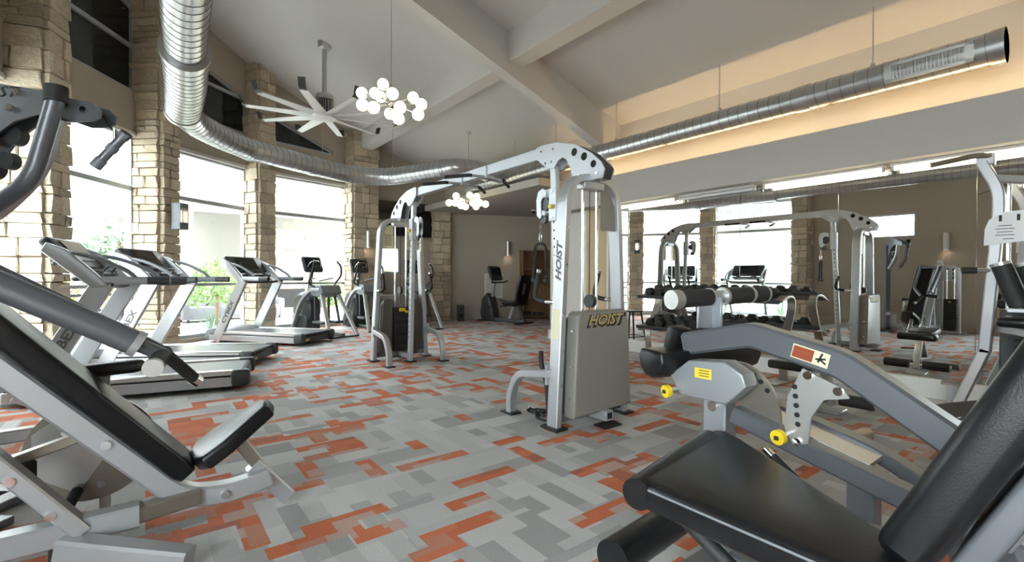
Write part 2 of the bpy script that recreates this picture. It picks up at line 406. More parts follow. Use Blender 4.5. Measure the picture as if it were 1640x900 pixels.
# right wall: mirror wall below, set-back wall above the ledge
struct(MB().box2((MX+.006, -2.6, 0), (6.85, 5.2, 2.4)).build('wall_right', WALL))
struct(MB().box2((MX, 5.2, 0), (6.85, 6.96, 2.4)).build('wall_right_end', WALLW))
struct(MB().box2((6.65, -2.7, 2.4), (6.95, 6.96, 4.1)).build('wall_upper_right', UPWALL)); struct(MB().box2((6.65, 6.96, 3.05), (6.95, 12.0, 4.1)).build('wall_upper_far', UPWALL))
struct(MB().box2((6.85, 6.8, 0), (10.7, 6.96, 3.05)).build('wall_side', WALL))
struct(MB().box2((10.6, 6.9, 0), (10.8, 10.4, 3.05)).build('wall_far_side', WALL))
struct(MB().box2((6.0, -2.65, 2.40), (6.66, 6.96, 2.85)).build('soffit', SOFF))
struct(MB().box2((6.0, 6.96, 2.97), (10.8, 11.8, 3.12)).build('ceiling_low', SOFF))
struct(MB().box2((6.26, -2.6, 0), (6.32, 5.2, .19), .004).build('baseboard_right', TRIMW))
struct(MB().box2((6.28, 5.2, 0), (6.33, 7.0, .18), .004).build('baseboard_right_end', TRIMW))
struct(MB().box2((6.28, 6.94, 0), (7.6, 6.99, .18), .004).build('baseboard_side', TRIMW))
# mirror: tall panels standing side by side
mir = thing('wall_mirror', 'tall frameless wall mirror of joined panels above the white base board', 'mirror', (MX, 1.9, .19))
ys = [5.2, 4.36, 3.2, 2.06, .91, -.24, -1.4, -2.55]
for a, c in zip(ys[:-1], ys[1:]):
    MB().box2((-.004, c+.0015-1.9, .006), (.004, a-.0015-1.9, 2.20), .0015).build('mirror_panel', MIRROR, mir)
# door with a tan face beside the mirror
d = MB().box2((6.27, 5.45, 0), (6.315, 6.02, 2.5), .005).build('door_1', TRIMW); struct(d)
for a, c in ((5.5, 5.69), (5.74, 5.97)): MB().box2((6.262, a, .1), (6.28, c, 2.42), .004).build('door_leaf', DOORW, d)

# ------------------------------------------------------------------ stone columns, block by block
def unit_stone(seed):
    r = random.Random(seed); b = bmesh.new(); bmesh.ops.create_cube(b, size=1)
    bmesh.ops.bevel(b, geom=b.edges[:], offset=.055, segments=1, affect='EDGES')
    for v in b.verts:
        v.co += Vector((r.uniform(-.035, .035), r.uniform(-.32, .12) if v.co.y < 0 else 0, r.uniform(-.045, .045)))
    me = bpy.data.meshes.new('stone'); b.to_mesh(me); b.free(); me.materials.append(STONE); return me
STONES = [unit_stone(i) for i in range(8)]
def column(P, ang, wd, dp, label, inset=.08, zmax=None, sides='flr'):
    """P: wall vertex; ang: tangent angle in degrees. Local x along the wall, -y into the room."""
    a = math.radians(ang); top = zmax or cz(P[0])+.02
    root = thing('stone_column', label, 'column', (P[0], P[1], 0), a); root['kind'] = 'structure'
    y0c, y1c = -dp, .16
    MB().box2((-wd/2+.03, y0c+.03, 0), (wd/2-.03, y1c, top)).build('mortar_core', MORTAR, root)
    r = random.Random(int(P[0]*100)+17); z = 0.; tk = .055
    def stone(cx, cyy, cz_, sx, szz, rot):
        o = link('stone', r.choice(STONES), root, (cx, cyy, cz_), (0, 0, rot)); o.scale = (sx-.008, tk+r.uniform(0, .04), szz-.010); return o
    while z < top-.03:
        h = min(r.choice((.10, .13, .16, .19, .22, .25)), top-z)
        if top-z-h < .06: h = top-z
        rows = [h] if h < .2 or r.random() < .6 else [h*.45, h*.55]
        # front
        zz = z
        n = 1 if wd < .4 and r.random() < .45 else (2 if wd < .55 or r.random() < .5 else 3)
        cuts = [0] + sorted(min(.75, max(.25, (i+1)/n + r.uniform(-.16, .16))) if n == 2 else (i+1)/n + r.uniform(-.08, .08) for i in range(n-1)) + [1]
        for c0, c1 in zip(cuts[:-1], cuts[1:]):
            stone(-wd/2+wd*(c0+c1)/2, y0c, z+h/2, wd*(c1-c0), h, 0)
        for sgn, key in ((-1, 'l'), (1, 'r')):
            if key not in sides: continue
            for rh in ([h] if r.random() < .7 or h < .15 else [h/2, h/2]):
                c = r.choice((1., .42, .58, .66)); D = dp+.1
                segs = [(0, 1)] if c == 1. else [(0, c), (c, 1)]
                for s0, s1 in segs:
                    stone(sgn*wd/2, y0c+.02+D*(s0+s1)/2, zz+rh/2, D*(s1-s0), rh, PI/2 if sgn > 0 else -PI/2)
                zz += rh
            zz = z
        z += h
    return root
column(CM1, 84, .36, .30, 'stone block column beside the high narrow window wall')
column(C0, 66, .36, .42, 'stone block column beside the nearest treadmill console')
column(C1, 47, .34, .44, 'stone block column carrying a boxy sconce between two treadmills')
column(C2, 26, .36, .38, 'stone block column behind the third treadmill console')
column(C3, 5, .62, .46, 'wide stone block column carrying a tube sconce left of the television')
column(C4, -12, .46, .22, 'shorter stone block pilaster between television wall and exercise bike', zmax=3.02, sides='lr')

# ------------------------------------------------------------------ ducts
def duct(name, label, segs, zc, seam=.125):
    """segs: list of (points, radius)"""
    p0 = segs[0][0][0]
    root = thing(name, label, 'duct', (p0[0], p0[1], p0[2] if len(p0) > 2 else zc)); o = root.location
    for pts, r, fil in segs:
        pts = [Vector((*p, zc)) if len(p) == 2 else Vector(p) for p in pts]
        fp = [p-o for p in fillet(pts, fil, 8)]
        MB().tube(fp, r, 28).build('duct_section', DUCT, root)
        # seams: thin raised rings following the spiral pitch
        s = MB(); acc = 0; nxt = .03
        total = sum((b_-a_).length for a_, b_ in zip(fp[:-1], fp[1:]))
        for a_, b_ in zip(fp[:-1], fp[1:]):
            l = (b_-a_).length; d_ = (b_-a_).normalized()
            while nxt < acc+l:
                c = a_ + d_*(nxt-acc)
                tilt = d_ + Vector((0, 0, .06)); tilt.normalize()
                s.cyl(c-tilt*.003, c+tilt*.003, r+.0035, 28); nxt += seam
            acc += l
        s.build('spiral_seam', DUCTSEAM, root)
        for e, q in ((fp[0], fp[1]), (fp[-1], fp[-2])):
            d_ = (q-e).normalized(); MB().cyl(e-d_*.02, e+d_*.07, r+.010, 28).build('collar', DUCT, root)
    return root
ZL = 3.29
duct('spiral_duct', 'curved galvanised spiral duct hanging in front of the windows', [
    ([(.11, .6), (.25, 4.45), (.30, 5.36)], .165, 0),
    ([(.30, 5.36), (.36, 6.36), (.39, 7.36)], .197, 0),
    ([(.39, 7.27), (.50, 7.77), (.91, 8.41), (1.38, 8.91)], .178, .42),
    ([(1.36, 8.89), (2.51, 9.47)], .178, .3),
    ([(2.49, 9.46), (3.41, 9.84), (4.05, 9.59), (4.41, 8.73), (4.60, 8.14)], .178, .7),
    ([(4.60, 8.14), (4.68, 7.90), (5.10, 7.78), (5.45, 7.92)], .168, .25),
    ([(5.60, 7.98), (6.0, 8.14)], .125, 0)], ZL)
ld = bpy.data.objects['spiral_duct']; MB().cyl(Vector((5.44, 7.916, ZL))-ld.location, Vector((5.62, 7.988, ZL))-ld.location, .172, 28, .129).build('reducer', DUCT, ld)
rd = duct('spiral_duct', 'straight galvanised spiral duct with vent grille above the mirror ledge', [
    ([(6.1, 9.55, 3.29), (6.1, 6.6, 3.29)], .145, 0), ([(6.1, 6.6, 3.29), (6.1, 2.35, 3.29)], .145, 0), ([(6.1, 2.35, 3.29), (6.1, .72, 3.29)], .148, 0)], 3.29)
o = rd.location
def RL(x, y, z): return Vector((x, y, z)) - o
MB().cyl(RL(6.1, .735, 3.29), RL(6.1, .70, 3.29), .152, 28).build('end_cap', DUCT, rd)
# grille set into the duct's lower left side
gd = Vector((-.80, 0, -.12)).normalized(); gc = Vector((6.1, 1.22, 3.29)) + gd*.135; gu = Vector((0, 1, 0)); gv = gd.cross(gu)
GM = frameM(gc - o, gu, gv); GR = GM.to_3x3()
g = MB()
for sx, sy, cx, cyy in ((.66, .03, 0, .075), (.66, .03, 0, -.075), (.06, .18, .30, 0), (.06, .18, -.30, 0)):
    g.box(GM @ Vector((cx, cyy, 0)), (sx, sy, .05), GR)
gr = g.build('vent_grille', BRUSHED, rd)
MB().box(GM @ Vector((0, 0, -.01)), (.56, .13, .012), GR).build('grille_back', HOLE, gr)
for i in range(19): MB().box(GM @ Vector((-.26+i*.029, 0, .012)), (.007, .13, .012), GR).build('grille_slat', BRUSHED, gr)
for i in range(5): MB().box(GM @ Vector((0, -.05+i*.025, .004)), (.54, .005, .006), GR).build('grille_slat', BRUSHED, gr)
def rod(x, y, z0, label, r=.006, lp=.155):
    t_ = thing('hanger_rod', label, 'hanger rod', (x, y, z0), group='duct hanger rods')
    MB().cyl((0, 0, 0), (0, 0, cz(x)-z0), r, 8).build('rod', BRUSHED, t_)
    MB().cyl((0, 0, -.01), (0, 0, .03), .022, 10).build('clamp', BRUSHED, t_)
for y, wh in ((1.69, 'beside its vent grille'), (3.39, 'above the dumbbell rack'), (5.15, 'just in front of the ceiling beam'), (6.6, 'just behind the ceiling beam'), (7.85, 'near the smaller looking chandelier')): rod(6.1, y, 3.29+.15, 'thin steel rod holding the straight duct ' + wh)
rod(4.104, 9.42, 3.475, 'thin steel rod holding the curved duct near the television'); rod(2.73, 9.57, 3.475, 'thin steel rod holding the curved duct by the last window')
rod(.325, 5.82, 3.49, 'thin steel rod holding the curved duct by the nearest treadmill')

# ------------------------------------------------------------------ lamps on the ledge and under the soffit
for i in range(4):
    y = -2.3 + i*2.25
    t_ = thing('cove_light', 'warm light strip lying on the ledge under the straight duct', 'light strip', (6.3, y+1.1, 2.85), group='cove strips on the ledge')
    MB().box2((-.03, -1.08, 0), (.03, 1.08, .012)).build('housing', TRIMW, t_); MB().box2((-.012, -1.06, .012), (.012, 1.06, .022)).build('diffuser', COVE, t_)
for a, c, on, wh in ((4.1, 5.15, 1, 'next to the white wall end'), (2.95, 4.05, 0, ''), (1.6, 2.85, 1, 'right after the unlit one'), (.32, 1.55, 1, 'above the lat pulldown machine'), (-.95, .28, 1, 'past the lat pulldown machine'), (-2.3, -1.0, 1, 'by the rear wall')):
    t_ = thing('fluorescent_light', ('glowing' if on else 'unlit') + ' fluorescent batten along the top edge of the mirror ' + wh, 'light', (6.2, (a+c)/2, 2.4), group='battens above the mirror')
    h = (c-a)/2
    MB().box2((-.04, -h, -.03), (.04, h, 0), .005).build('housing', TRIMW, t_)
    MB().cyl((0, -h+.03, -.055), (0, h-.03, -.055), .019, 12).build('lamp_tube', TUBE if on else WHITELBL, t_)
    for e in (-h+.015, h-.015): MB().box((0, e, -.05), (.035, .03, .05), None, .004).build('lamp_holder', BRUSHED, t_)

# ------------------------------------------------------------------ ceiling fan
fan = thing('ceiling_fan', 'large ten blade ceiling fan with dark upturned blade tips', 'fan', (2.52, 8.72, 4.02))
hc = cz(2.52)-4.02
MB().lathe([(.02, hc-.10), (.10, hc-.07), (.115, hc-.03), (.115, hc+.06)], n=24).build('ceiling_canopy', BRUSHED, fan)
MB().cyl((0, 0, .38), (0, 0, hc-.05), .038, 16).build('downrod', BRUSHED, fan)
MB().lathe([(.05, .40), (.135, .38), (.15, .33), (.15, .29), (.02, .29)], n=28).build('motor_cap', BRUSHED, fan)
mh = MB().cyl((0, 0, .04), (0, 0, .29), .125, 28).build('motor', PLASTIC, fan)
for i in range(22):
    a = 2*PI*i/22; MB().box((.132*math.cos(a), .132*math.sin(a), .165), (.022, .010, .25), (0, 0, a)).build('cooling_fin', BRUSHED, mh)
MB().lathe([(.03, -.06), (.20, -.04), (.23, -.005), (.20, .03), (.02, .04)], n=30).build('hub', FANBL, fan)
bl = MB().hexa([(.18, -.085, -.022), (1.22, -.055, -.006), (1.22, .055, .004), (.18, .085, .012), (.18, -.085, -.012), (1.22, -.055, .002), (1.22, .055, .012), (.18, .085, .022)]).mesh('blade', FANBL)
tp = MB().sweep([(1.20, 0, .002), (1.27, 0, .03), (1.31, 0, .16)], [(-.055, -.006), (.055, -.006), (.045, .006), (-.045, .006)], up=(0, 0, 1)).mesh('blade_tip', PLASTIC)
for i in range(10):
    bo = link('blade', bl, fan, None, (0, 0, 2*PI*i/10 + .414)); link('blade_tip', tp, bo)

# ------------------------------------------------------------------ globe chandeliers
def chandelier(label, loc, offs, cz_):
    c = thing('globe_chandelier', label, 'chandelier', loc)
    MB().sphere((0, 0, 0), .035).build('hub', CHROME, c)
    MB().cyl((0, 0, 0), (0, 0, cz_-loc[2]), .005, 8).build('stem', BRUSHED, c)
    MB().lathe([(.05, cz_-loc[2]-.03), (.055, cz_-loc[2]-.01), (.055, cz_-loc[2]+.03)], n=20).build('ceiling_canopy', BRUSHED, c)
    for x, d_, z in offs:
        p = R0*x + Vector((sy_, cy_, 0))*d_ + Vector((0, 0, z))
        MB().cyl((0, 0, 0), p*.86, .0045, 8).build('arm', CHROME, c)
        gl = MB().sphere(p, .075, n=20).build('globe', GLOBE, c)
        q = p.normalized(); MB().cyl(p-q*.082, p-q*.066, .018, 10).build('globe_cap', CHROME, gl)
    return c
pix1 = [(579, 150, .10), (580, 169, -.16), (598, 173, -.30), (613, 136, .16), (609, 156, .30), (628, 151, -.22), (640, 173, -.36), (624, 183, .20), (638, 191, -.05), (661, 157, .28), (674, 168, .02), (669, 184, -.20), (600, 150, .36)]
def spread(pts, Y0, c):
    r0 = Vector((R0.dot(Vector(c)), sy_*c[0]+cy_*c[1], c[2])); out = []
    for u, v, d_ in pts:
        Y = Y0+d_; out.append(((u-820)/F_PX*Y - r0.x, Y - r0.y, 1.2-(v-(443.7+.004*(u-820)))/F_PX*Y - r0.z))
    return out
offs = spread(pix1, 6.2, (2.54, 5.89, 3.45))
chandelier('globe chandelier of clustered glowing glass balls beside the ceiling fan', (2.54, 5.89, 3.45), offs, cz(2.54))
pix2 = [(719, 325, .1), (729, 325, -.2), (730, 314, .2), (738, 329, -.25), (739, 323, .34), (745, 331, .2), (752, 313, .1), (757, 325, -.3), (763, 315, .2), (762, 331, .3), (768, 325, -.15), (777, 327, .05)]
chandelier('globe chandelier of clustered glowing glass balls in front of the pilaster', (5.47, 8.64, 2.82), spread(pix2, 10.17, (5.47, 8.64, 2.82)), cz(5.47))

# ------------------------------------------------------------------ sconces
def sconce(loc, rz, label, style=0):
    s = thing('wall_sconce', label, 'wall light', loc, rz)
    if style == 0:   # open box of sheet metal
        MB().box2((-.02, -.06, -.12), (.02, 0, .12)).build('wall_bracket', BRUSHED, s)
        b = MB(); b.box2((-.085, -.22, -.21), (-.07, -.06, .21)); b.box2((.07, -.22, -.21), (.085, -.06, .21)); b.box2((-.085, -.07, -.21), (.085, -.06, .21))
        b.box2((-.085, -.22, .13), (.085, -.205, .21)); b.box2((-.085, -.22, -.21), (.085, -.205, -.10)); b.build('shade', DKSILVER, s)
        MB().cyl((0, -.13, -.09), (0, -.13, .10), .03, 12).build('lamp', SCLAMP, s)
    else:
        MB().box2((-.03, -.05, -.06), (.03, 0, .06)).build('wall_bracket', BRUSHED, s)
        b = MB(); n = 18
        for i in range(n):
            a, c = 2*PI*i/n, 2*PI*(i+1)/n; P_ = lambda t, z: (.06*math.cos(t), -.10+.06*math.sin(t), z)
            b.quad(P_(a, -.2), P_(c, -.2), P_(c, .2), P_(a, .2))
        b.build('shade', BRUSHED, s)
        MB().cyl((0, -.10, -.12), (0, -.10, -.17), .045, 14).build('lamp', SCLAMP, s)
    return s
def col_face(P, ang, dp, z): a = math.radians(ang); return (P[0]+math.sin(a)*dp, P[1]-math.cos(a)*dp, z), a
l_, a_ = col_face(C1, 47, .48, 2.16); sconce(l_, a_, 'boxy open metal sconce on the stone column between two treadmills')
l_, a_ = col_face(C3, 5, .50, 2.1); sconce(l_, a_, 'steel tube sconce glowing on the wide stone column', 1)
p5 = f5.p(1.95, 2.02, 0); sconce(p5, math.atan2(f5.t.y, f5.t.x), 'steel tube sconce on the wall above the exercise bike', 1)
pl = fl.p(5.2, 2.05, 0); sconce(pl, math.atan2(fl.t.y, fl.t.x), 'steel tube sconce on the taupe wall beside the high narrow window', 1)

# ------------------------------------------------------------------ television, speaker, cabinet on far wall
tvs = thing('television', 'large flat black television mounted on the taupe wall', 'television', f4.p(1.16, 2.26, 0), math.atan2(f4.t.y, f4.t.x))
MB().box2((-.3, -.06, .25), (.3, 0, .6)).build('wall_mount', PLASTIC, tvs)
MB().box2((-.84, -.12, 0), (.84, -.06, .90), .006).build('bezel', PLASTIC, tvs); MB().box2((-.82, -.123, .025), (.82, -.119, .88)).build('screen', TVMAT, tvs)
sp = thing('speaker', 'small black speaker box standing on the floor beside the pilaster', 'speaker', (6.86, 11.22, 0), -.4)
MB().box2((-.09, -.1, 0), (.09, .1, .42), .01).build('cabinet', PLASTIC, sp); MB().cyl((0, -.1, .14), (0, -.108, .14), .06, 18).build('driver', HOLE, sp); MB().cyl((0, -.1, .31), (0, -.107, .31), .03, 14).build('tweeter', HOLE, sp)

sc_ = thing('security_camera', 'small white dome camera under the low ceiling by the far wall', 'camera', (8.1, 9.6, 2.97))
MB().cyl((0, 0, 0), (0, 0, -.04), .06, 18).build('base', WHITELBL, sc_); MB().sphere((0, 0, -.05), .05, n=16).build('dome', SCREEN, sc_)

# ------------------------------------------------------------------ cable crossover machine (two towers joined by a beam)
cx = thing('cable_crossover_machine', 'silver two tower cable crossover machine joined by an overhead beam', 'gym machine', (2.97, 4.665, 0))
HALF = 1.885
def arc_pts(pts): return pts
def tower(s, near):
    T = lambda x, o, z: Vector((x, s*(HALF+o), z))
    t = MB().bar([T(-.405, 0, .02), T(-.295, 0, 2.02), T(.295, 0, 2.02), T(.405, 0, .02)], .06, .115, up=(0, 1, 0), fil=.24, k=8).build('arch_frame', SILVER, cx)
    for x in (-.405, .405):
        MB().box(T(x, 0, .010), (.13, .19, .02), None, .004).build('foot_plate', RUBBER, cx)
        lg = MB().bar([T(x*.985, -.03, .43), T(x, -.46, .37), T(x, -.56, .16), T(x, -.56, .015)], .06, .075, up=(1, 0, 0), fil=.16, k=6).build('stabiliser_leg', SILVER, cx)
        MB().box(T(x, -.56, .008), (.12, .16, .016), None, .004).build('foot_plate', RUBBER, lg)
        MB().box(T(x*.99, -.065, .42), (.072, .02, .16)).build('leg_bracket', SILVER, lg)
        # padded grip standing off the upright, reaching inwards
        xx = x*.9
        h = MB().tube([T(xx, -.04, 1.0), T(xx, -.16, 1.0)], .017, 12).build('grip_bar', CHROME, cx)
        MB().tube([T(xx, -.15, 1.0), T(xx, -.30, 1.02), T(xx, -.235, 1.24)], .020, 12, .07).build('foam_grip', FOAM, h)
        MB().tube([T(xx, -.235, 1.24), T(xx, -.229, 1.262)], .0215, 12).build('grip_end', CHROME, h)
        for z in (.35, .62, .9, 1.3, 1.6):
            xa = x*(1-.27*z/2.02); MB().cyl(T(xa, .05, z), T(xa, .068, z), .010, 10).build('bolt', CHROME, t)
    MB().box2(T(-.36, -.035, .05), T(.36, .035, .13), .004).build('base_rail', DKSILVER, cx)
    MB().box2(T(-.045, .02, .045), T(.045, .22, .125), .004).build('outer_foot', SILVER, cx)
    MB().box2(T(-.028, .221, .06), T(.028, .222, .11)).build('tube_opening', HOLE, cx)
    MB().box(T(0, .20, .008), (.20, .13, .016), None, .004).build('foot_plate', RUBBER, cx)
    MB().box2(T(-.04, -.36, .05), T(.04, 0, .12), .004).build('base_rail', SILVER, cx)
    MB().box(T(0, -.36, .008), (.13, .13, .016), None, .004).build('foot_plate', RUBBER, cx)
    # perforated pulley post, leaning inwards
    ps = MB().bar([T(0, -.34, .015), T(0, -.45, 2.24)], .058, .07, up=(0, 1, 0)).build('pulley_post', PLATE, cx)
    hb = MB()
    for i in range(22):
        z = .35+i*.075; o_ = -.34-.11*z/2.24
        for sx in (-1, 1): hb.cyl(T(sx*.0285, o_, z), T(sx*.0305, o_, z), .010, 8)
    hb.build('adjustment_holes', HOLE, ps)
    # swoosh side plates
    outl = [(.18, 2.0), (.205, 2.07), (.17, 2.13), (.06, 2.225), (-.12, 2.33), (-.35, 2.40), (-.55, 2.415), (-.63, 2.41), (-.63, 2.30), (-.55, 2.24), (-.48, 2.19), (-.39, 2.18), (-.345, 2.235), (-.29, 2.255), (-.23, 2.225), (-.18, 2.14), (-.15, 2.05), (-.10, 2.0)]
    for sx in (-1, 1):
        M = frameM(T(sx*.055, 0, 0), Vector((0, s, 0)), (0, 0, 1))
        pl_ = MB().prism(outl, .012, M).build('arch_plate', PLATE, cx)
        for o_, z, r in ((.085, 2.13, .030), (-.02, 2.21, .034), (-.135, 2.27, .034)):
            MB().cyl(T(sx*.0605, o_, z), T(sx*.0625, o_, z), r, 18).build('lightening_hole', HOLE, pl_)
        for o_, z in ((.12, 2.05), (-.08, 2.06), (-.40, 2.35), (-.50, 2.24), (-.56, 2.36), (-.42, 2.24)):
            MB().cyl(T(sx*.06, o_, z), T(sx*.068, o_, z), .011, 10).build('bolt', CHROME, pl_)
    MB().bar([T(0, .17, 2.0), T(0, .20, 2.08), T(0, .06, 2.215), T(0, -.12, 2.32), T(0, -.35, 2.39), T(0, -.60, 2.40)], .10, .012, up=(1, 0, 0) if False else (0, 0, 1)).build('arch_cover', PLASTIC, cx)
    MB().box2(T(-.12, -.05, 1.93), T(.12, .05, 2.0), .006).build('top_bracket', SILVER, cx)
    # guide rods, cable, weight stack
    for x in (-.085, .085): MB().cyl(T(x, -.01, .12), T(x, -.01, 1.95), .0115, 10).build('guide_rod', CHROME, cx)
    MB().cyl(T(0, -.01, .80), T(0, -.01, 1.95), .004, 6).build('cable', RUBBER, cx)
    MB().cyl(T(-.02, 0, 1.0), T(.02, 0, 1.0), .055, 20).build('pulley', PLASTIC, cx)
    for i in range(20): MB().box(T(0, -.02, .15+i*.031), (.26, .105, .028), None, .003).build('weight_plate', RUBBER, cx)
    MB().box(T(0, -.076, .72), (.10, .004, .05)).build('yellow_label', YLABEL, cx)
    MB().cyl(T(.06, -.075, .69), T(.06, -.11, .69), .018, 12).build('selector_pin', YELLOW, cx)
    for sx in (-1, 1):
        MB().prism([(.14, .13), (.33, .13), (.30, .80), (.26, .86), (.19, .88), (.14, .86)], .10, frameM(T(0, -.02, 0), (sx, 0, 0), (0, 0, 1)), .02).build('inner_shroud', DARKSHR, cx)
    # outer shroud with lettering
    M = frameM(T(0, .10, 0), (1, 0, 0), (0, 0, 1))
    so = MB().prism([(-.345, .10), (.345, .12), (.305, .90), (.27, .93), (-.27, .93), (-.305, .90)], .13, M, .025).build('weight_shroud', TAUPE, cx)
    out = Vector((0, s, 0)); xt = Vector((-s, 0, 0))
    Mt = frameM(T(0, .1665, .855), xt, (0, 0, 1))
    text('lettering_backing', 'HOIST', .125, INK, frameM(T(.004, .1658, .848), xt, (0, 0, 1)), so, .35, off=.010, sx=1.2)  # black printed backing behind the gold letters
    text('lettering', 'HOIST', .115, GOLDINK, Mt, so, .35, off=.002, sx=1.2)
    for sx in (-1, 1):
        for z in (.25, .5, .78): MB().cyl(T(sx*.335*(1-.1*z), .12, z), T(sx*.362*(1-.1*z), .12, z), .009, 8).build('bolt', CHROME, so)
    # instruction placard in the arch corner
    for sx in ((-1, 1) if not near else (1,)):
        pc = MB().prism([(.10, 1.60), (.285, 1.60), (.275, 1.82), (.20, 1.93), (.10, 1.96)], .006, frameM(T(0, .02, 0), (sx, 0, 0), (0, 0, 1))).build('placard', CREAM if not near else TAUPE, cx)
        if not near:
            lb = MB()
            for i in range(6): lb.box(T(sx*.18, .02-.004, 1.66+i*.028), (.11, .001, .008))
            lb.build('printed_lines', INK, pc)
    # carriage with swivel pulley
    zc = 1.86; oc = -.34-.11*zc/2.24
    ca = MB().box(T(0, oc, zc), (.085, .10, .30), None, .006).build('pulley_carriage', PLATE, cx)
    MB().cyl(T(-.05, oc, zc-.02), T(-.075, oc, zc-.02), .022, 14).build('pull_knob', YELLOW, ca)
    for dz in (-.12, .12): MB().cyl(T(-.043, oc, zc+dz), T(-.052, oc, zc+dz), .010, 10).build('bolt', CHROME, ca)
    poly = [(-.62, zc-.11), (-.655, zc-.08), (-.665, zc+.06), (-.64, zc+.14), (-.58, zc+.165), (-.53, zc+.14), (-.53, zc+.09), (-.575, zc+.09), (-.60, zc+.05), (-.595, zc-.10)]
    for sx in (-1, 1): MB().prism(poly, .008, frameM(T(sx*.028, 0, 0), (0, s, 0), (0, 0, 1))).build('pulley_bracket', PLATE, ca)
    MB().cyl(T(-.018, -.565, zc+.02), T(.018, -.565, zc+.02), .062, 22).build('pulley', PLASTIC, ca)
    MB().cyl(T(-.018, -.585, zc-.12), T(.018, -.585, zc-.12), .040, 18).build('pulley', PLASTIC, ca)
    MB().tube([T(0, -.62, zc+.04), T(0, -.64, zc-.13)], .005, 8).build('cable', RUBBER, ca)
    # chain links and snap hook
    ch = MB()
    for i in range(3):
        c = T(0, -.64, zc-.155-i*.035); 
        pts = [c + Vector((math.cos(a)*.010*(i % 2), math.cos(a)*.010*((i+1) % 2), math.sin(a)*.024)) for a in [2*PI*j/12 for j in range(13)]]
        ch.tube(pts, .0035, 6)
    ch.build('chain', CHROME, ca)
    hk = [T(0, -.64 + .017*math.cos(a), zc-.285+.045*math.sin(a)) for a in [2*PI*j/16 for j in range(17)]]
    MB().tube(hk, .005, 8).build('snap_hook', CHROME, ca)
    return T, oc, zc
Tn, oc, zc = tower(-1, True); Tf, _, _ = tower(1, False)
# triceps rope clipped to the near pulley: a thing of its own
p = Tn(0, -.64, zc-.335); rp = thing('triceps_rope', 'black braided triceps rope hanging from the near tower pulley', 'rope', (2.97+p.x, 4.665+p.y, 1.14), -YAW)
h0 = p.z-1.14
for sx in (-1, 1):
    pts = [Vector((0, 0, h0)), Vector((sx*.045, 0, h0-.02)), Vector((sx*.052, 0, h0-.12)), Vector((sx*.056, 0, .05))]
    fp = fillet(pts, .04); MB().tube(fp, .0135, 10).build('rope_strand', ROPE, rp)
    br = MB()
    for i in range(24):
        z = h0-.05-i*.0155
        if z > .05: br.tube([(sx*.053+.0135*math.cos(a), .0135*math.sin(a), z+.007*math.sin(a+i)) for a in [2*PI*j/10 for j in range(11)]], .004, 5)
    br.build('braid', RUBBER, rp)['kind'] = 'stuff'
    MB().sphere((sx*.056, 0, .03), .032, (1, 1, .9)).build('rubber_stop', RUBBER, rp)
# overhead beam with pull-up grips
bmz = 2.355
MB().box2((-.04, -HALF+.58, bmz-.055), (.04, HALF-.58, bmz+.055), .006).build('overhead_beam', PLATE, cx)
for y, sx in ((.12, -1), (.12, 1), (-.38, -1), (-.38, 1)):
    g = MB().tube([(0, y, bmz-.07), (sx*.22, y+.03, bmz-.07), (sx*.42, y+.20, bmz-.09)], .016, 12, .06).build('pull_up_bar', SILVER, cx)
    MB().tube([(sx*.20, y+.03, bmz-.07), (sx*.23, y+.035, bmz-.07), (sx*.43, y+.205, bmz-.091)], .0195, 12, .03).build('foam_grip', FOAM, g)
for y in (.12, -.38): MB().box((0, y, bmz-.02), (.11, .07, .13), None, .005).build('bar_clamp', PLATE, cx)
# vertical lettering and label on the near left upright
uL = Vector((.11, 0, 2.0)).normalized(); xf = -.405+.11*1.32/2.0-.031
text('lettering', 'HOIST', .088, DARKINK, frameM(Vector((xf, -HALF-.005, 1.32)), uL, (0, 1, 0)), cx, .35, off=.004, sx=1.2)
xf = -.405+.11*.85/2.0-.0315
MB().box((xf, -HALF, .83), (.003, .07, .24), (0, math.atan2(.11, 2.0), 0)).build('upright_label', CREAM, cx)
# hanging black strap on the near upright
MB().tube([(-.335, -HALF+.24, .58), (-.335, -HALF+.235, .46), (-.335, -HALF+.17, .33), (-.335, -HALF+.13, .015)], .020, 10, .08).build('hanging_strap', FOAM, cx)
# cable handles lying on the floor
for i, (dx, dy, a, lb) in enumerate(((2.785, 3.13, 0., 'black cable handle with carabiner lying on the carpet by the tower foot'), (2.645, 3.105, 1.5, 'black webbing ankle strap lying crumpled on the carpet by the tower foot'))):
    t_ = thing('stirrup_grip' if i == 0 else 'ankle_strap', lb, 'cable handle' if i == 0 else 'strap', (dx, dy, 0 if i == 0 else .003), a)
    if i == 0:
        MB().cyl((-.07, 0, .022), (.07, 0, .022), .018, 12).build('grip', FOAM, t_)
        MB().tube([(-.07, 0, .02), (-.05, .09, .012), (0, .16, .01), (.05, .09, .012), (.07, 0, .02)], .008, 8, .04).build('webbing', ROPE, t_)
        MB().tube([(0, .16, .01), (.02, .2, .012), (0, .24, .012), (-.02, .2, .012), (0, .16, .01)], .004, 6).build('carabiner', CHROME, t_)
    else:
        pts = [(-.16, 0, .01), (-.08, .04, .012), (0, -.02, .05), (.06, .03, .07), (.1, 0, .03), (.04, -.06, .015), (-.06, -.05, .012)]
        MB().bar(fillet(pts, .05), .03, .008).build('webbing', ROPE, t_)
        MB().tube([(.1, .0, .03), (.13, .03, .02), (.16, 0, .02), (.13, -.03, .02), (.1, 0, .03)], .004, 6).build('ring', CHROME, t_)

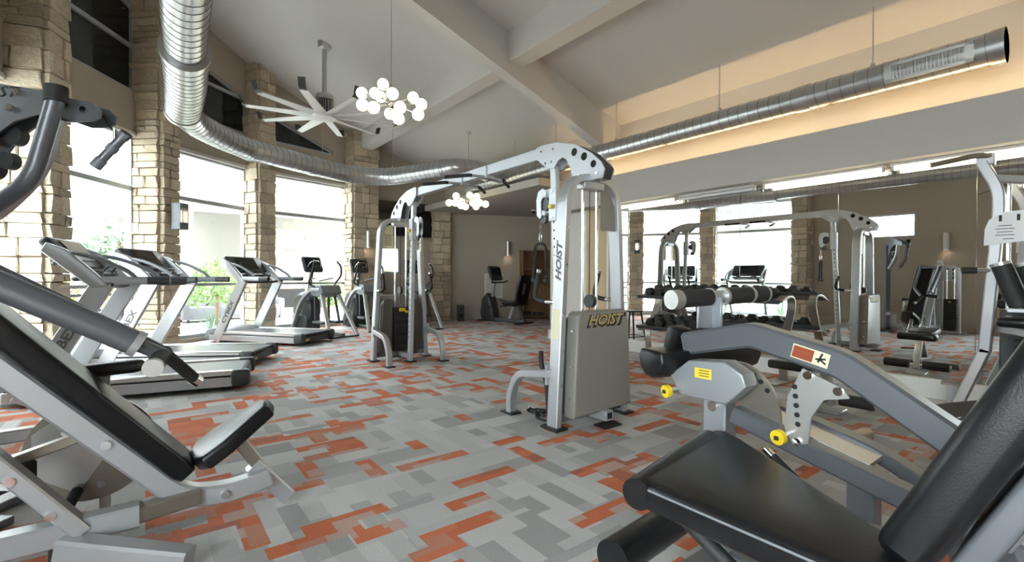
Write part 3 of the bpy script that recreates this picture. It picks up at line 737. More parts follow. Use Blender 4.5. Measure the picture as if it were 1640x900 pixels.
# ------------------------------------------------------------------ treadmills
def make_treadmill(label, loc, head):
    """origin: rear left floor corner; +y towards the console"""
    t = thing('treadmill', label, 'treadmill', (loc[0], loc[1], 0), math.radians(head-90))
    W, X0 = .92, 0.
    for x in (.055, W-.055):
        MB().box2((x-.055, .14, .05), (x+.055, 1.92, .155), .008).build('side_rail', SILVER, t)
        MB().box2((x-.055, .14, .162), (x+.055, 1.70, .215), .012).build('side_step', BRUSHED, t)
        MB().box2((x-.05, .14, .15), (x+.05, 1.9, .165)).build('rail_gap', HOLE, t)
    MB().box2((.12, .06, .165), (W-.12, 1.6, .20), .012).build('running_belt', BELT, t)
    MB().box2((.12, .1, .06), (W-.12, 1.8, .15)).build('deck', PLASTIC, t)
    for x in (.05, W-.05): MB().box((x, .075, .135), (.125, .18, .17), None, .035, 3).build('rear_cap', PLASTIC, t)
    MB().box2((.1, .02, .05), (W-.1, .09, .17), .02).build('rear_guard', PLASTIC, t)
    MB().cyl((.12, .06, .165), (W-.12, .06, .165), .035, 16).build('rear_roller', RUBBER, t)
    MB().box2((.13, .012, .085), (.22, .018, .115)).build('warning_label', YLABEL, t)
    M = frameM((W/2, 0, 0), (0, 1, 0), (0, 0, 1))
    MB().prism([(1.52, .16), (1.62, .235), (1.86, .27), (2.03, .24), (2.10, .17), (2.08, .06), (1.52, .06)], W-.14, M, .02).build('motor_cover', GREYPL, t)
    dv = Vector((0, -.58, 1.09)).normalized()
    for x, sx in ((.02, -1), (W-.02, 1)):
        up_ = MB().bar([(x, 1.78, .04), (x, 1.20, 1.13)], .055, .17, up=(0, 1, 0)).build('upright', SILVER, t)
        MB().bar([(x, 1.665, .10), (x, 1.125, 1.12)], .05, .02, up=(0, 1, 0)).build('upright_edge', PLASTIC, up_)
        hr = MB().bar([(x, 1.27, 1.15), (x, .78, 1.15)], .06, .075, ch=.35).build('handrail', GREYPL if sx > 0 else SILVER, t)
        MB().bar([(x, .86, 1.15), (x, .68, 1.15)], .062, .077, ch=.35).build('handrail_end', PLASTIC, hr)
        MB().tube([(x-sx*.02, 1.57, 1.30), (x-sx*.01, 1.47, 1.42), (x, 1.25, 1.37), (x, 1.01, 1.24), (x, .95, 1.17)], .020, 10, .14).build('curved_grip', GREYPL, t)
        MB().prism([(1.15, 1.10), (1.28, 1.08), (1.47, 1.25), (1.65, 1.42), (1.61, 1.50), (1.47, 1.44), (1.29, 1.26)], .07, frameM((x, 0, 0), (0, 1, 0), (0, 0, 1)), .015).build('console_bracket', SILVER, t)
    yt = Vector((-1, 0, 0)).cross(dv)
    text('lettering', 'CYBEX', .105, DARKINK, frameM(Vector((.02-.0285, 1.50, .56)), dv, yt), t, 0, off=.004, sx=1.35)
    MB().tube([(.03, 1.22, 1.11), (.12, 1.24, 1.09), (W-.12, 1.24, 1.09), (W-.03, 1.22, 1.11)], .022, 12, .05).build('front_bar', PLASTIC, t)
    th = math.radians(-38)
    RM = Matrix.Rotation(th, 3, 'X')
    co = MB().box((W/2, 1.56, 1.40), (W-.12, .09, .36), RM, .035, 3).build('console', PLASTIC, t)
    nrm = RM @ Vector((0, -1, 0))
    MB().box(Vector((W/2, 1.56, 1.41)) + nrm*.047, (.44, .006, .24), RM).build('screen', SCREEN, co)
    MB().cyl(Vector((W/2, 1.56, 1.38)) + nrm*.049, Vector((W/2, 1.56, 1.38)) + nrm*.053, .022, 16).build('emblem', BRUSHED, co)
    MB().box((W/2, 1.38, 1.19), (W-.22, .20, .05), (math.radians(-18), 0, 0), .02).build('key_panel', PLASTIC, t)
    for x in (W/2-.2, W/2+.2): MB().lathe([(.05, 0), (.055, .06), (.045, .06), (.04, .01)], (x, 1.32, 1.19), 16).build('cup_holder', GREYPL, t)
    MB().tube([(W/2-.14, 1.30, 1.22), (W/2-.13, 1.25, 1.29), (W/2+.13, 1.25, 1.29), (W/2+.14, 1.30, 1.22)], .008, 8, .04).build('reading_rack', PLASTIC, t)
    return t
make_treadmill('silver treadmill with dark grips beside the incline bench machine', (.86, 5.66), 167.5)
make_treadmill('silver treadmill facing the window left of the boxy sconce', (1.10, 6.98), 149.)
make_treadmill('silver treadmill standing next to the arc trainers', (2.10, 8.56), 128.5)

# ------------------------------------------------------------------ arc trainers
def make_arc(label, loc, rz, scale=1.):
    """origin: rear centre; +y forward"""
    t = thing('arc_trainer', label, 'elliptical trainer', (loc[0], loc[1], 0), rz)
    MB().box2((-.32, -.03, 0), (.32, .05, .03), .005).build('rear_foot', PLASTIC, t)
    for sx in (-1, 1):
        MB().bar([(sx*.30, .0, .02), (sx*.17, .55, .90)], .07, .05, up=(0, 1, 0)).build('rear_leg', SILVER, t)
        MB().bar([(sx*.20, .52, .93), (sx*.21, .85, .93), (sx*.22, 1.25, .68), (sx*.22, 1.58, .12), (sx*.22, 1.60, .03)], .06, .09, up=(1, 0, 0), fil=.35, k=8).build('arc_frame', SILVER, t)
        MB().bar([(sx*.15, .62, .90), (sx*.15, .42, .30)], .035, .05, up=(0, 1, 0)).build('pedal_arm', PLASTIC, t)
        MB().bar([(sx*.15, .82, .90), (sx*.15, .80, .30)], .035, .05, up=(0, 1, 0)).build('pedal_arm', PLASTIC, t)
        MB().prism([(-.08, -.2), (.08, -.2), (.09, .15), (.05, .24), (-.05, .24), (-.09, .15)], .05, Matrix.Translation((sx*.15, .60, .27)), .015).build('pedal', PLASTIC, t)
        MB().tube([(sx*.20, .70, .98), (sx*.30, .82, 1.05), (sx*.33, .62, 1.22), (sx*.30, .60, 1.42), (sx*.25, .66, 1.50)], .019, 10, .10).build('handlebar', FOAM, t)
        MB().tube([(sx*.25, .66, 1.50), (sx*.243, .667, 1.512)], .021, 10).build('handle_end', CHROME, t)
        MB().tube([(sx*.10, 1.10, 1.10), (sx*.20, .95, 1.14), (sx*.20, .74, 1.16)], .016, 10, .06).build('fixed_grip', GREYPL, t)
    MB().prism([(.42, .86), (.50, 1.02), (.92, 1.02), (.98, .92), (.80, .80), (.55, .78)], .44, frameM((0, 0, 0), (0, 1, 0), (0, 0, 1)), .03).build('hub_cover', GREYPL, t)
    for sx in (-1, 1):
        xt = Vector((0, sx, 0)); text('lettering', 'CYBEX', .09, SILVINK, frameM(Vector((sx*.2225, .70, .925)), xt, (0, 0, 1)), t, .2, sx=1.3)
    Mx = Matrix.Rotation(PI/2, 4, 'Y')
    hs = MB().lathe([(.02, -.15), (.30, -.15), (.36, -.10), (.38, 0), (.36, .10), (.30, .15), (.02, .15)], (0, 1.42, .50), 32, Mx).build('flywheel_housing', PLASTIC, t)
    MB().box2((-.17, 1.15, .02), (.17, 1.72, .40), .03).build('drive_cover', PLASTIC, t)
    for sx in (-1, 1): text('emblem', 'S', .16, SILVINK, frameM(Vector((sx*.152, 1.42, .52)), (0, sx, 0), (0, 0, 1)), hs, .3, sx=1.3)
    MB().box2((-.04, .02, .03), (.04, 1.7, .08), .005).build('base_rail', DKSILVER, t)
    MB().bar([(0, 1.35, .80), (0, 1.22, 1.30)], .07, .06, up=(0, 1, 0)).build('console_mast', DKSILVER, t)
    RM = Matrix.Rotation(math.radians(-25), 3, 'X'); n_ = RM @ Vector((0, -1, 0))
    co = MB().box((0, 1.20, 1.45), (.42, .08, .36), RM, .05, 3).build('console', PLASTIC, t)
    MB().box(Vector((0, 1.20, 1.47)) + n_*.042, (.32, .005, .22), RM).build('screen', SCREEN, co)
    MB().tube([Vector((-.15, 1.16, 1.34)), Vector((-.12, 1.05, 1.52)), Vector((.12, 1.05, 1.52)), Vector((.15, 1.16, 1.34))], .008, 8, .1).build('reading_rack', CHROME, t)
    return t
make_arc('arc trainer with silver curved frame standing next to the third treadmill', (3.10, 9.42), math.radians(14))
make_arc('arc trainer between two others under the tube sconce', (4.10, 9.95), math.radians(4))
make_arc('arc trainer below the television partly behind the far cable tower', (5.10, 9.65), math.radians(-6))

# ------------------------------------------------------------------ recumbent bike, wall panel, wooden cabinet
bk = thing('recumbent_bike', 'black recumbent exercise bike with slotted backrest', 'exercise bike', (7.55, 10.1, 0), math.radians(10)); bk.scale = (1.12, 1.12, 1.12)
MB().prism([(-.18, .02), (.20, .02), (.26, .20), (.20, .55), (.05, .68), (-.06, .60), (-.16, .30)], .26, frameM((0, .48, 0), (0, 1, 0), (0, 0, 1)), .05).build('front_housing', PLASTIC, bk)
MB().box2((-.05, -.62, .03), (.05, .40, .10), .01).build('base_rail', DKSILVER, bk)
MB().box2((-.28, -.62, 0), (.28, -.52, .05), .01).build('rear_foot', PLASTIC, bk); MB().box2((-.25, .62, 0), (.25, .70, .05), .01).build('front_foot', PLASTIC, bk)
MB().bar([(0, .42, .60), (0, .34, 1.02)], .07, .06, up=(0, 1, 0)).build('console_mast', SILVER, bk)
RM = Matrix.Rotation(math.radians(-20), 3, 'X'); n_ = RM @ Vector((0, -1, 0))
co = MB().box((0, .34, 1.16), (.42, .08, .36), RM, .05, 3).build('console', PLASTIC, bk)
MB().box(Vector((0, .34, 1.18)) + n_*.042, (.32, .005, .2), RM).build('screen', SCREEN, co)
MB().tube([(-.26, .16, .98), (-.2, .26, .94), (.2, .26, .94), (.26, .16, .98)], .018, 10, .08).build('front_handlebar', FOAM, bk)
MB().box((0, -.28, .46), (.44, .42, .09), (math.radians(4), 0, 0), .04, 3).build('seat', VINYL, bk)
bkr = MB()
M = frameM((0, -.56, .78), (1, 0, 0), Vector((0, -.22, 1)))
for sx in (-1, 1): bkr.prism([(sx*.045, -.30), (sx*.20, -.30), (sx*.22, .1), (sx*.17, .33), (sx*.045, .35)], .07, M, .015)
bkr.prism([(-.06, -.30), (.06, -.30), (.06, -.12), (-.06, -.12)], .07, M); bkr.prism([(-.06, .16), (.06, .16), (.06, .35), (-.06, .35)], .07, M)
bkr.build('backrest', VINYL, bk)
for sx in (-1, 1):
    MB().tube([(sx*.22, -.5, .44), (sx*.30, -.40, .50), (sx*.30, -.12, .55)], .018, 10, .06).build('side_handle', FOAM, bk)
    MB().cyl((sx*.16, .30, .36), (sx*.26, .30, .36), .02, 10).build('pedal_crank', DKSILVER, bk); MB().box((sx*.30, .30, .36), (.09, .11, .03), None, .008).build('pedal', PLASTIC, bk)
MB().bar([(0, -.3, .42), (0, -.15, .08)], .08, .08, up=(0, 1, 0)).build('seat_post', SILVER, bk); MB().bar([(0, -.46, .42), (0, -.58, .06)], .06, .06, up=(0, 1, 0)).build('seat_post', PLASTIC, bk)
an5 = math.atan2(f5.t.y, f5.t.x)
wp = thing('wall_panel', 'small white framed panel on the wall behind the exercise bike', 'wall panel', f5.p(1.55, .95, -.0), an5)
MB().box2((-.27, -.03, -.35), (.27, 0, .35), .006).build('frame', TRIMW, wp); MB().box2((-.22, -.034, -.30), (.22, -.028, .30)).build('face', WALLW, wp)
sh = thing('wooden_cabinet', 'brown wooden cabinet with open shelves against the far wall', 'cabinet', f5.p(2.72, 0, -.02), an5)
for x in (-.40, .38): MB().box2((x, -.34, 0), (x+.03, -.02, 1.98), .003).build('side_panel', WOOD, sh)
MB().box2((-.4, -.03, 0), (.41, 0, 1.98)).build('back_panel', WOOD, sh)
for z in (.06, .55, .98, 1.42, 1.95): MB().box2((-.38, -.33, z), (.39, -.03, z+.03), .003).build('shelf', WOOD, sh)
MB().box2((-.02, -.33, .98), (.01, -.03, 1.95)).build('divider', WOOD, sh); MB().box2((-.37, -.335, .60), (.38, -.315, .96), .004).build('drawer_front', WOOD, sh)
for i, (x, wd, h, m_) in enumerate(((-.22, .2, .12, FOAM), (.12, .26, .09, PLASTIC))):
    p_ = sh.matrix_basis @ Vector((x, -.18, .09)); q = tag(MB().box((0, 0, h/2), (wd, .24, h), None, .02, 2).build('folded_mat', m_, None, p_, (0, 0, an5)), ('thick folded black exercise mat' if i == 0 else 'thin folded charcoal exercise mat') + ' on the bottom cabinet shelf', 'mat')
# bar stool near the mirror's far end (seen in the mirror)
st = thing('metal_stool', 'black metal stool with splayed legs beside the wall end', 'stool', (5.66, 5.50, 0), .3)
MB().box((0, 0, .60), (.30, .30, .025), None, .01).build('seat', PLASTIC, st)
for sx in (-1, 1):
    for sy2 in (-1, 1): MB().bar([(sx*.12, sy2*.12, .595), (sx*.19, sy2*.19, 0)], .03, .03).build('leg', PLASTIC, st)
for sx in (-1, 1): MB().cyl((sx*.175, -.175, .15), (sx*.175, .175, .15), .009, 8).build('rung', PLASTIC, st); MB().cyl((-.175, sx*.175, .15), (.175, sx*.175, .15), .009, 8).build('rung', PLASTIC, st)

# ------------------------------------------------------------------ dumbbell rack and dumbbells
RK = (5.86, 3.35)
rk = thing('dumbbell_rack', 'two tier dumbbell rack with curved steel end posts before the mirror', 'rack', (RK[0], RK[1], 0))
for y in (-.92, .92):
    pts = [(-.20, y, .93), (-.02, y, 1.00), (.14, y, .97), (.15, y, .84), (.02, y, .58), (-.10, y, .40), (-.04, y, .02)]
    po = MB().bar(pts, .09, .022, up=(1, 0, 0) if False else (0, 0, 1), fil=.10, k=6).build('end_post', BRONZE, rk)
    MB().bar([(-.26, y, .46), (-.06, y, .54), (.12, y, .54)], .09, .02, fil=.05).build('tray_arm', BRONZE, rk)
    MB().box2((-.34, y-.05, 0), (.16, y+.05, .025), .005).build('foot', BRONZE, rk)
for z, xo, nm in ((.955, -.10, 'upper_tray'), (.53, -.13, 'lower_tray')):
    RM = Matrix.Rotation(math.radians(-12), 3, 'Y')
    MB().box((xo, 0, z), (.36, 1.92, .022), RM, .004).build(nm, PLASTIC, rk)
    for e in (-1, 1): MB().box(Vector((xo, 0, z)) + RM @ Vector((e*.173, 0, .012)), (.014, 1.92, .045), RM, .003).build('tray_lip', PLASTIC, rk)
hexp = lambda r: [(r*math.cos(PI/6+PI/3*i), r*math.sin(PI/6+PI/3*i)) for i in range(6)]
def dumb_meshes(r, ln):
    a = MB().prism([(r*math.cos(PI/6+PI/3*i), r*math.sin(PI/6+PI/3*i)) for i in range(6)], ln, Matrix.Rotation(PI/2, 4, 'Y'), .010).mesh('hex_head', RUBBER)
    b = MB().cyl((-.075, 0, 0), (.075, 0, 0), .0155, 12).mesh('handle', CHROME); return a, b
DM = {k_: dumb_meshes(*k_) for k_ in ((.058, .075), (.066, .09), (.074, .10))}
def dumbbell(x, y, z, key, label, group, tilt, rz):
    a, b = DM[key]; d_ = thing('dumbbell', label, 'dumbbell', (x, y, z), 0, group); d_.rotation_euler = (0, math.radians(tilt), rz)
    link('handle', b, d_)
    for s_ in (-1, 1): link('hex_head', a, d_, (s_*(.055+key[1]/2), 0, 0))
tl = -12
RT = Matrix.Rotation(math.radians(tl), 3, 'Y')
def on_tray(xo, y, z, key, rz, label, group):   # rests flat on the tilted tray
    c = Vector((RK[0]+xo, RK[1]+y, z)) + RT @ Vector((0, 0, .011+key[0]*math.cos(PI/6)-.0008))
    dumbbell(c.x, c.y, c.z, key, label, group, tl, rz)
for i in range(11):
    key = ((.058, .075), (.066, .09), (.066, .09))[i % 3] if i < 6 else (.066, .09)
    on_tray(-.10, -.79+i*.158, .955, key, rnd.uniform(-.06, .06), 'black rubber hex dumbbell on the upper tier of the dumbbell rack', 'dumbbells on the upper tier')
for i in range(10):
    key = ((.074, .10), (.066, .09))[i % 2]
    on_tray(-.13, -.765+i*.17, .53, key, rnd.uniform(-.06, .06), 'black rubber hex dumbbell on the lower tier of the dumbbell rack', 'dumbbells on the lower tier')

# ------------------------------------------------------------------ leg extension machine, close by
LG = Vector((1.9, .75, 0))
lg = thing('leg_extension_machine', 'grey leg extension machine with black seat and long lever arm', 'gym machine', LG)
def q(x, y, z): return Vector((x, y, z)) - LG
XA = 1.97
arm = MB().bar([q(XA, 1.24, .90), q(XA, .94, .97), q(XA, .62, .895), q(XA, .12, .57)], .10, .085, up=(1, 0, 0), fil=.035, k=4).build('lever_arm', DKSILVER, lg)
LB = frameM(q(XA-.0435, .715, .917), Vector((0, -.974, -.228)), Vector((0, -.228, .974)))   # label on the arm's camera side
MB().box(LB @ Vector((0, 0, .001)), (.125, .052, .002), LB.to_3x3(), .0).build('label_plate', CREAM, arm)
MB().box(LB @ Vector((-.024, 0, .0025)), (.07, .044, .002), LB.to_3x3()).build('label_red_field', REDLBL, arm)
for dx, dy, w_, h_, a in ((.036, .0, .034, .007, .3), (.034, .004, .007, .036, -.2), (.046, -.008, .022, .006, -.5)):
    MB().box(LB @ Vector((dx, dy, .003)), (w_, h_, .002), LB.to_3x3() @ Matrix.Rotation(a, 3, 'Z')).build('label_figure', INK, arm)
for y_, z_ in ((1.16, .972), (1.02, 1.005)): MB().box(q(XA, y_, z_), (.03, .05, .006)).build('slot', HOLE, arm)
# handle across the top of the arm
h0, h1 = q(1.90, 1.27, 1.10), q(2.52, 1.15, 1.12); hd = (h1-h0)
MB().cyl(h0, h1, .030, 20).build('cross_handle', SILVER, arm)
for a, c in ((.03, .36), (.53, .80), (.86, .99)): MB().cyl(h0+hd*a, h0+hd*c, .041, 22).build('foam_roller', FOAM, arm)
for a, c in ((-.02, .06), (.36, .385), (.505, .53), (.80, .825), (.985, 1.0)): MB().cyl(h0+hd*a, h0+hd*c, .044, 22).build('roller_collar', BRUSHED, arm)
MB().box(q(2.09, 1.225, 1.035), (.10, .014, .15), (0, 0, -.19), .004).build('handle_bracket', MIDGREY, arm); MB().box(q(2.135, 1.20, 1.035), (.014, .08, .15), (0, 0, -.19), .004).build('handle_bracket', MIDGREY, arm)
# pads at the arm's end
MB().box(q(XA-.01, 1.285, .915), (.10, .075, .125), (.25, 0, -.19), .02, 2).build('end_pad', VINYL, arm)
pd0, pd1 = q(1.78, 1.31, .835), q(2.42, 1.185, .82); pdir = (pd1-pd0).normalized()
Dp = [(-.075, .045), (-.085, 0), (-.065, -.05), (-.02, -.075), (.03, -.07), (.065, -.035), (.075, .02), (.06, .05), (0, .052)]
MB().prism(Dp, (pd1-pd0).length, frameM((pd0+pd1)/2, pdir.cross(Vector((0, 0, 1)))*-1, (0, 0, 1)), .018).build('shin_pad', VINYL, arm)
# fan housing with range plate and stops
Mx_ = frameM(q(0, 0, 0), (0, 1, 0), (0, 0, 1))
def xplate(x, poly, th, name, m, par, bev=0.): return MB().prism(poly, th, Matrix.Translation(Vector((x, 0, 0))-Vector((LG.x, LG.y, 0))) @ frameM((0, 0, 0), (0, 1, 0), (0, 0, 1)), bev).build(name, m, par)
fh = xplate(1.90, [(1.25, .77), (1.16, .845), (1.0, .86), (.925, .82), (.91, .775), (.99, .69), (1.20, .69)], .10, 'range_housing', MIDGREY, lg, .008)
MB().box(q(1.848, 1.09, .80), (.002, .075, .042)).build('warning_label', YLABEL, fh); 
for i in range(3): MB().box(q(1.8465, 1.085, .812-i*.011), (.001, .045, .003)).build('label_text', INK, fh)
def disc_plate(): 
    pts = [(1.0, .60)] ; n = 12
    for i in range(n+1):
        a = math.radians(95 - i*95/n); pts.append((1.0 - .17*math.cos(a), .62 + .23*math.sin(a)))
    return pts
rp_ = xplate(1.975, disc_plate(), .012, 'range_plate', BRONZE, lg)
for i in range(4):
    a = math.radians(80-i*13); MB().cyl(q(1.968, 1.0-.155*math.cos(a), .62+.20*math.sin(a)), q(1.966, 1.0-.155*math.cos(a), .62+.20*math.sin(a)), .010, 12).build('stop_hole', HOLE, rp_)
up_ = MB().box2(q(1.90, 1.02, .02), q(1.99, 1.12, .70), .006).build('front_upright', MIDGREY, lg); MB().cyl(q(1.895, 1.07, .66), q(1.885, 1.07, .66), .020, 14).build('bolt', CHROME, up_)
def knob(p, d_, par):
    d_ = Vector(d_).normalized(); MB().cyl(p+d_*.06, p, .010, 10).build('plunger', CHROME, par)
    k_ = MB().cyl(p, p-d_*.022, .027, 18).build('pull_knob', YELLOW, par); MB().box(p-d_*.0228, (.014, .014, .014), None).build('knob_mark', INK, k_)
knob(q(1.80, 1.22, .71), (1, -.35, .1), lg); knob(q(1.845, .78, .62), (1, -.2, .1), lg)
# perforated bracket between arm and rail
bk_ = xplate(1.905, [(.73, .87), (.60, .82), (.585, .79), (.66, .77), (.70, .70), (.71, .60), (.76, .585), (.79, .64), (.78, .76)], .012, 'perforated_bracket', BRUSHED, lg)
for y_, z_ in ((.71, .85), (.615, .81), (.745, .60)): MB().cyl(q(1.898, y_, z_), q(1.89, y_, z_), .015, 14).build('bolt', CHROME, bk_)
for i in range(5): MB().cyl(q(1.898, .755-.003*i, .80-i*.034), q(1.8965, .755-.003*i, .80-i*.034), .0095, 12).build('adjustment_hole', HOLE, bk_)
# lower rails and supports
MB().bar([q(1.95, 1.0, .635), q(1.95, .36, .475), q(1.95, .05, .40)], .07, .085, up=(1, 0, 0)).build('lower_rail', DKSILVER, lg)
MB().bar([q(2.16, 1.0, .66), q(2.16, .55, .55), q(2.16, .38, .45), q(2.16, .33, .30)], .05, .08, up=(1, 0, 0), fil=.12).build('lower_rail', DKSILVER, lg)
MB().box(q(2.055, .76, .605), (.16, .44, .02), (math.atan2(.165, .64), 0, 0)).build('rail_tread', BRUSHED, lg)
MB().box2(q(1.93, .52, .01), q(2.02, .60, .50), .005).build('rear_upright', DKSILVER, lg)
MB().box2(q(1.70, 1.03, 0), q(2.30, 1.11, .05), .006).build('base_foot', DKSILVER, lg); MB().box2(q(1.93, .10, 0), q(2.02, 1.05, .05), .006).build('base_rail', DKSILVER, lg)
MB().cyl(q(2.18, .74, .52), q(2.46, .69, .53), .030, 18).build('weight_peg', BRONZE, lg)
# weight dial behind the arm
MD = Matrix.Translation(q(2.80, .36, .625)) @ Matrix.Rotation(-.25, 4, 'X')
dl = MB().lathe([(.02, -.04), (.27, -.04), (.28, -.02), (.28, .015), (.26, .03), (.02, .03)], (0, 0, 0), 40, MD).build('weight_dial', GREYPL, lg)
MB().lathe([(.215, .029), (.245, .029), (.245, .033), (.215, .033)], (0, 0, 0), 40, MD).build('dial_scale', HOLE, dl)
for i, s_ in enumerate('12345678'):
    a = math.radians(30+i*24); text('dial_number', s_, .028, WHITELBL, MD @ Matrix.Rotation(a, 4, 'Z') @ Matrix.Translation((0, .23, .0345)), dl)
# seat: contoured wedge, broad at the front
SE = [(1.14, .855), (1.16, .90), (1.24, .92), (1.68, 1.0), (1.77, .995), (1.79, .95), (1.74, .86), (1.40, .37), (1.33, .26), (1.20, .22), (1.13, .27)]
seat = MB().prism([(x-LG.x, y-LG.y) for x, y in SE], .085, Matrix.Translation((0, 0, .568)), .025).build('seat', VINYL, lg)
MB().cyl(q(1.135, .875, .568), q(1.70, .975, .575), .046, 20).build('seat_front_roll', VINYL, seat)
MB().tube([q(1.128, .83, .598), q(1.122, .30, .598)], .0035, 6).build('stitching', GREYPL, seat)
MB().box2(q(1.25, .30, .47), q(1.60, .84, .525), .01).build('seat_plate', DKSILVER, lg)
MB().bar([q(1.45, .50, .48), q(1.93, .56, .30)], .06, .06).build('seat_support', DKSILVER, lg)
# back pad: leaning, with grey shell behind
bd = Vector((0, -.21, .44)).normalized(); bn = Vector((0, bd.z, -bd.y)); 
MBk = frameM(q(1.45, .175, .86), (1, 0, 0), bd)
MB().prism([(-.21, -.26), (-.19, -.285), (.19, -.285), (.21, -.26), (.20, .24), (.16, .28), (-.16, .28), (-.20, .24)], .10, MBk, .03).build('back_pad', VINYL, lg)
sb_ = MB().prism([(-.16, -.24), (.16, -.24), (.16, .22), (-.16, .22)], .05, MBk @ Matrix.Translation((0, 0, .085)), .01).build('back_shell', DKSILVER, lg)
MB().box(MBk @ Vector((0, 0, .113)), (.20, .34, .012), MBk.to_3x3(), .004).build('shell_panel', GREYPL, sb_)
MB().bar([MBk @ Vector((0, -.22, .10)), q(1.55, .22, .45), q(1.93, .30, .40)], .07, .06, fil=.08).build('back_support', DKSILVER, lg)
# ankle roller in front of the seat and a grip beside it
MB().cyl(q(1.20, 1.02, .285), q(1.70, 1.06, .285), .062, 24).build('ankle_roller', VINYL, lg); MB().cyl(q(1.68, 1.06, .285), q(1.93, 1.08, .285), .022, 12).build('roller_axle', CHROME, lg)
MB().tube([q(1.285, .83, .485), q(1.30, .62, .36), q(1.45, .52, .34)], .022, 14, .05).build('side_grip', FOAM, lg); MB().tube([q(1.283, .86, .503), q(1.285, .83, .485)], .0225, 14).build('grip_end', CHROME, lg)
MB().tube([q(1.80, .79, .555), q(1.80, .50, .34)], .016, 12).build('gas_strut', FOAM, lg); MB().tube([q(1.80, .815, .575), q(1.80, .79, .555)], .017, 12).build('strut_end', CHROME, lg)

# ------------------------------------------------------------------ incline bench machine, close by on the left
IB = Vector((-.1, 2.75, 0))
ib = thing('incline_bench_machine', 'grey incline press machine with long black pad and round weight plate', 'gym machine', IB)
def k_(x, y, z): return Vector((x, y, z)) - IB
pdv = Vector((.646, 0, -.763))
c0_, c1_ = k_(-.80, 2.74, 1.40), k_(.165, 2.74, .29)
MP = frameM((c0_+c1_)/2, pdv, (0, 1, 0)); Lp = (c1_-c0_).length
MB().prism([(-Lp/2, -.14), (Lp/2-.04, -.14), (Lp/2, -.11), (Lp/2, .11), (Lp/2-.04, .14), (-Lp/2, .14)], .09, MP, .02).build('back_pad', VINYL, ib)
fr_b = MB().bar([k_(-.80, 2.66, 1.245), k_(.0, 2.66, .335), k_(.13, 2.66, .185), k_(.33, 2.66, .155), k_(.50, 2.66, .19)], .09, .085, up=(0, 1, 0), fil=.10, k=6).build('main_beam', SILVER, ib)
for x, z in ((-.13, .49), (.30, .165)): MB().cyl(k_(x, 2.62, z), k_(x, 2.60, z), .018, 14).build('bolt', CHROME, fr_b)
MS = frameM(k_(.355, 2.74, .42), (.83, 0, .56), (0, 1, 0))
MB().prism([(-.20, -.08), (-.16, -.15), (-.05, -.155), (.10, -.11), (.18, -.09), (.205, 0), (.18, .09), (.10, .11), (-.05, .155), (-.16, .15), (-.20, .08)], .075, MS, .022).build('seat', VINYL, ib)
MB().bar([k_(.36, 2.70, .40), k_(.50, 2.70, .17)], .06, .05, up=(0, 1, 0)).build('seat_post', BRONZE, ib); MB().bar([k_(.43, 2.70, .25), k_(.595, 2.70, .045)], .075, .065, up=(0, 1, 0)).build('seat_sleeve', SILVER, ib)
# press arms: a thick tube and a thinner one behind, ending in grips
ta = MB().cyl(k_(-.85, 2.5, 1.43), k_(-.02, 2.5, .915), .050, 24).build('press_arm', DKSILVER, ib)
MB().cyl(k_(-.04, 2.5, .927), k_(-.015, 2.5, .912), .054, 24).build('arm_cap', SILVER, ta)
MB().cyl(k_(-.03, 2.5, .92), k_(.065, 2.52, .86), .028, 18).build('arm_end', DKSILVER, ta)
MB().cyl(k_(.065, 2.56, .865), k_(.025, 2.36, .835), .033, 20).build('foam_grip', FOAM, ta); MB().cyl(k_(.028, 2.375, .837), k_(.024, 2.352, .834), .036, 20).build('grip_cap', BRUSHED, ta)
tb = MB().tube([k_(-.85, 2.82, 1.47), k_(-.15, 2.78, 1.0), k_(.08, 2.62, .85)], .026, 14, .1).build('press_arm', DKSILVER, ib)
MB().cyl(k_(.075, 2.60, .85), k_(.185, 2.68, .715), .026, 18).build('foam_grip', FOAM, tb); MB().cyl(k_(.18, 2.677, .72), k_(.20, 2.69, .70), .028, 18).build('grip_cap', CHROME, tb)
for x in (-.26, -.20): MB().cyl(k_(x, 2.48, 1.108-.62*(x+.34)), k_(x+.012, 2.47, 1.125-.62*(x+.34)), .012, 10).build('bolt', CHROME, ta)
MB().prism([(-.15, -.04), (.11, -.04), (.14, 0), (.11, .04), (-.15, .04)], .06, frameM(k_(-.14, 2.94, .76), (1, 0, .03), (0, 1, 0)), .02).build('arm_rest', VINYL, ib); MB().box2(k_(-.17, 2.92, .06), k_(-.13, 2.96, .73), .004).build('arm_rest_post', BRUSHED, ib)
# round weight plate with bars
dk = MB().cyl(k_(-.19, 2.93, .405), k_(-.19, 2.90, .405), .235, 44).build('weight_disc', BRONZE, ib)
MB().prism([(-.20, -.08), (-.05, -.19), (.07, .0), (.12, .12), (-.06, .20), (-.2, .1)], .006, frameM(k_(-.19, 2.896, .405), (1, 0, 0), (0, 0, 1))).build('disc_shading', BRUSHED, dk)  # lighter flat polygon paints the shading on the dark steel disc
for x, z in ((-.28, .50), (-.16, .24)): MB().cyl(k_(x, 2.90, z), k_(x, 2.885, z), .017, 14).build('bolt', CHROME, dk)
MB().cyl(k_(-.24, 2.86, .24), k_(-.28, 2.72, .18), .022, 16).build('foam_grip', FOAM, ib)
MB().bar([k_(-.85, 2.72, .33), k_(-.12, 2.72, .545)], .04, .055, up=(0, 1, 0)).build('link_bar', BRONZE, ib); MB().cyl(k_(-.37, 2.69, .45), k_(-.37, 2.69, .31), .024, 14).build('damper', FOAM, ib)
MB().bar([k_(-.80, 2.58, 1.0), k_(-.20, 2.58, .17)], .06, .085, up=(0, 1, 0)).build('diagonal_brace', SILVER, ib)
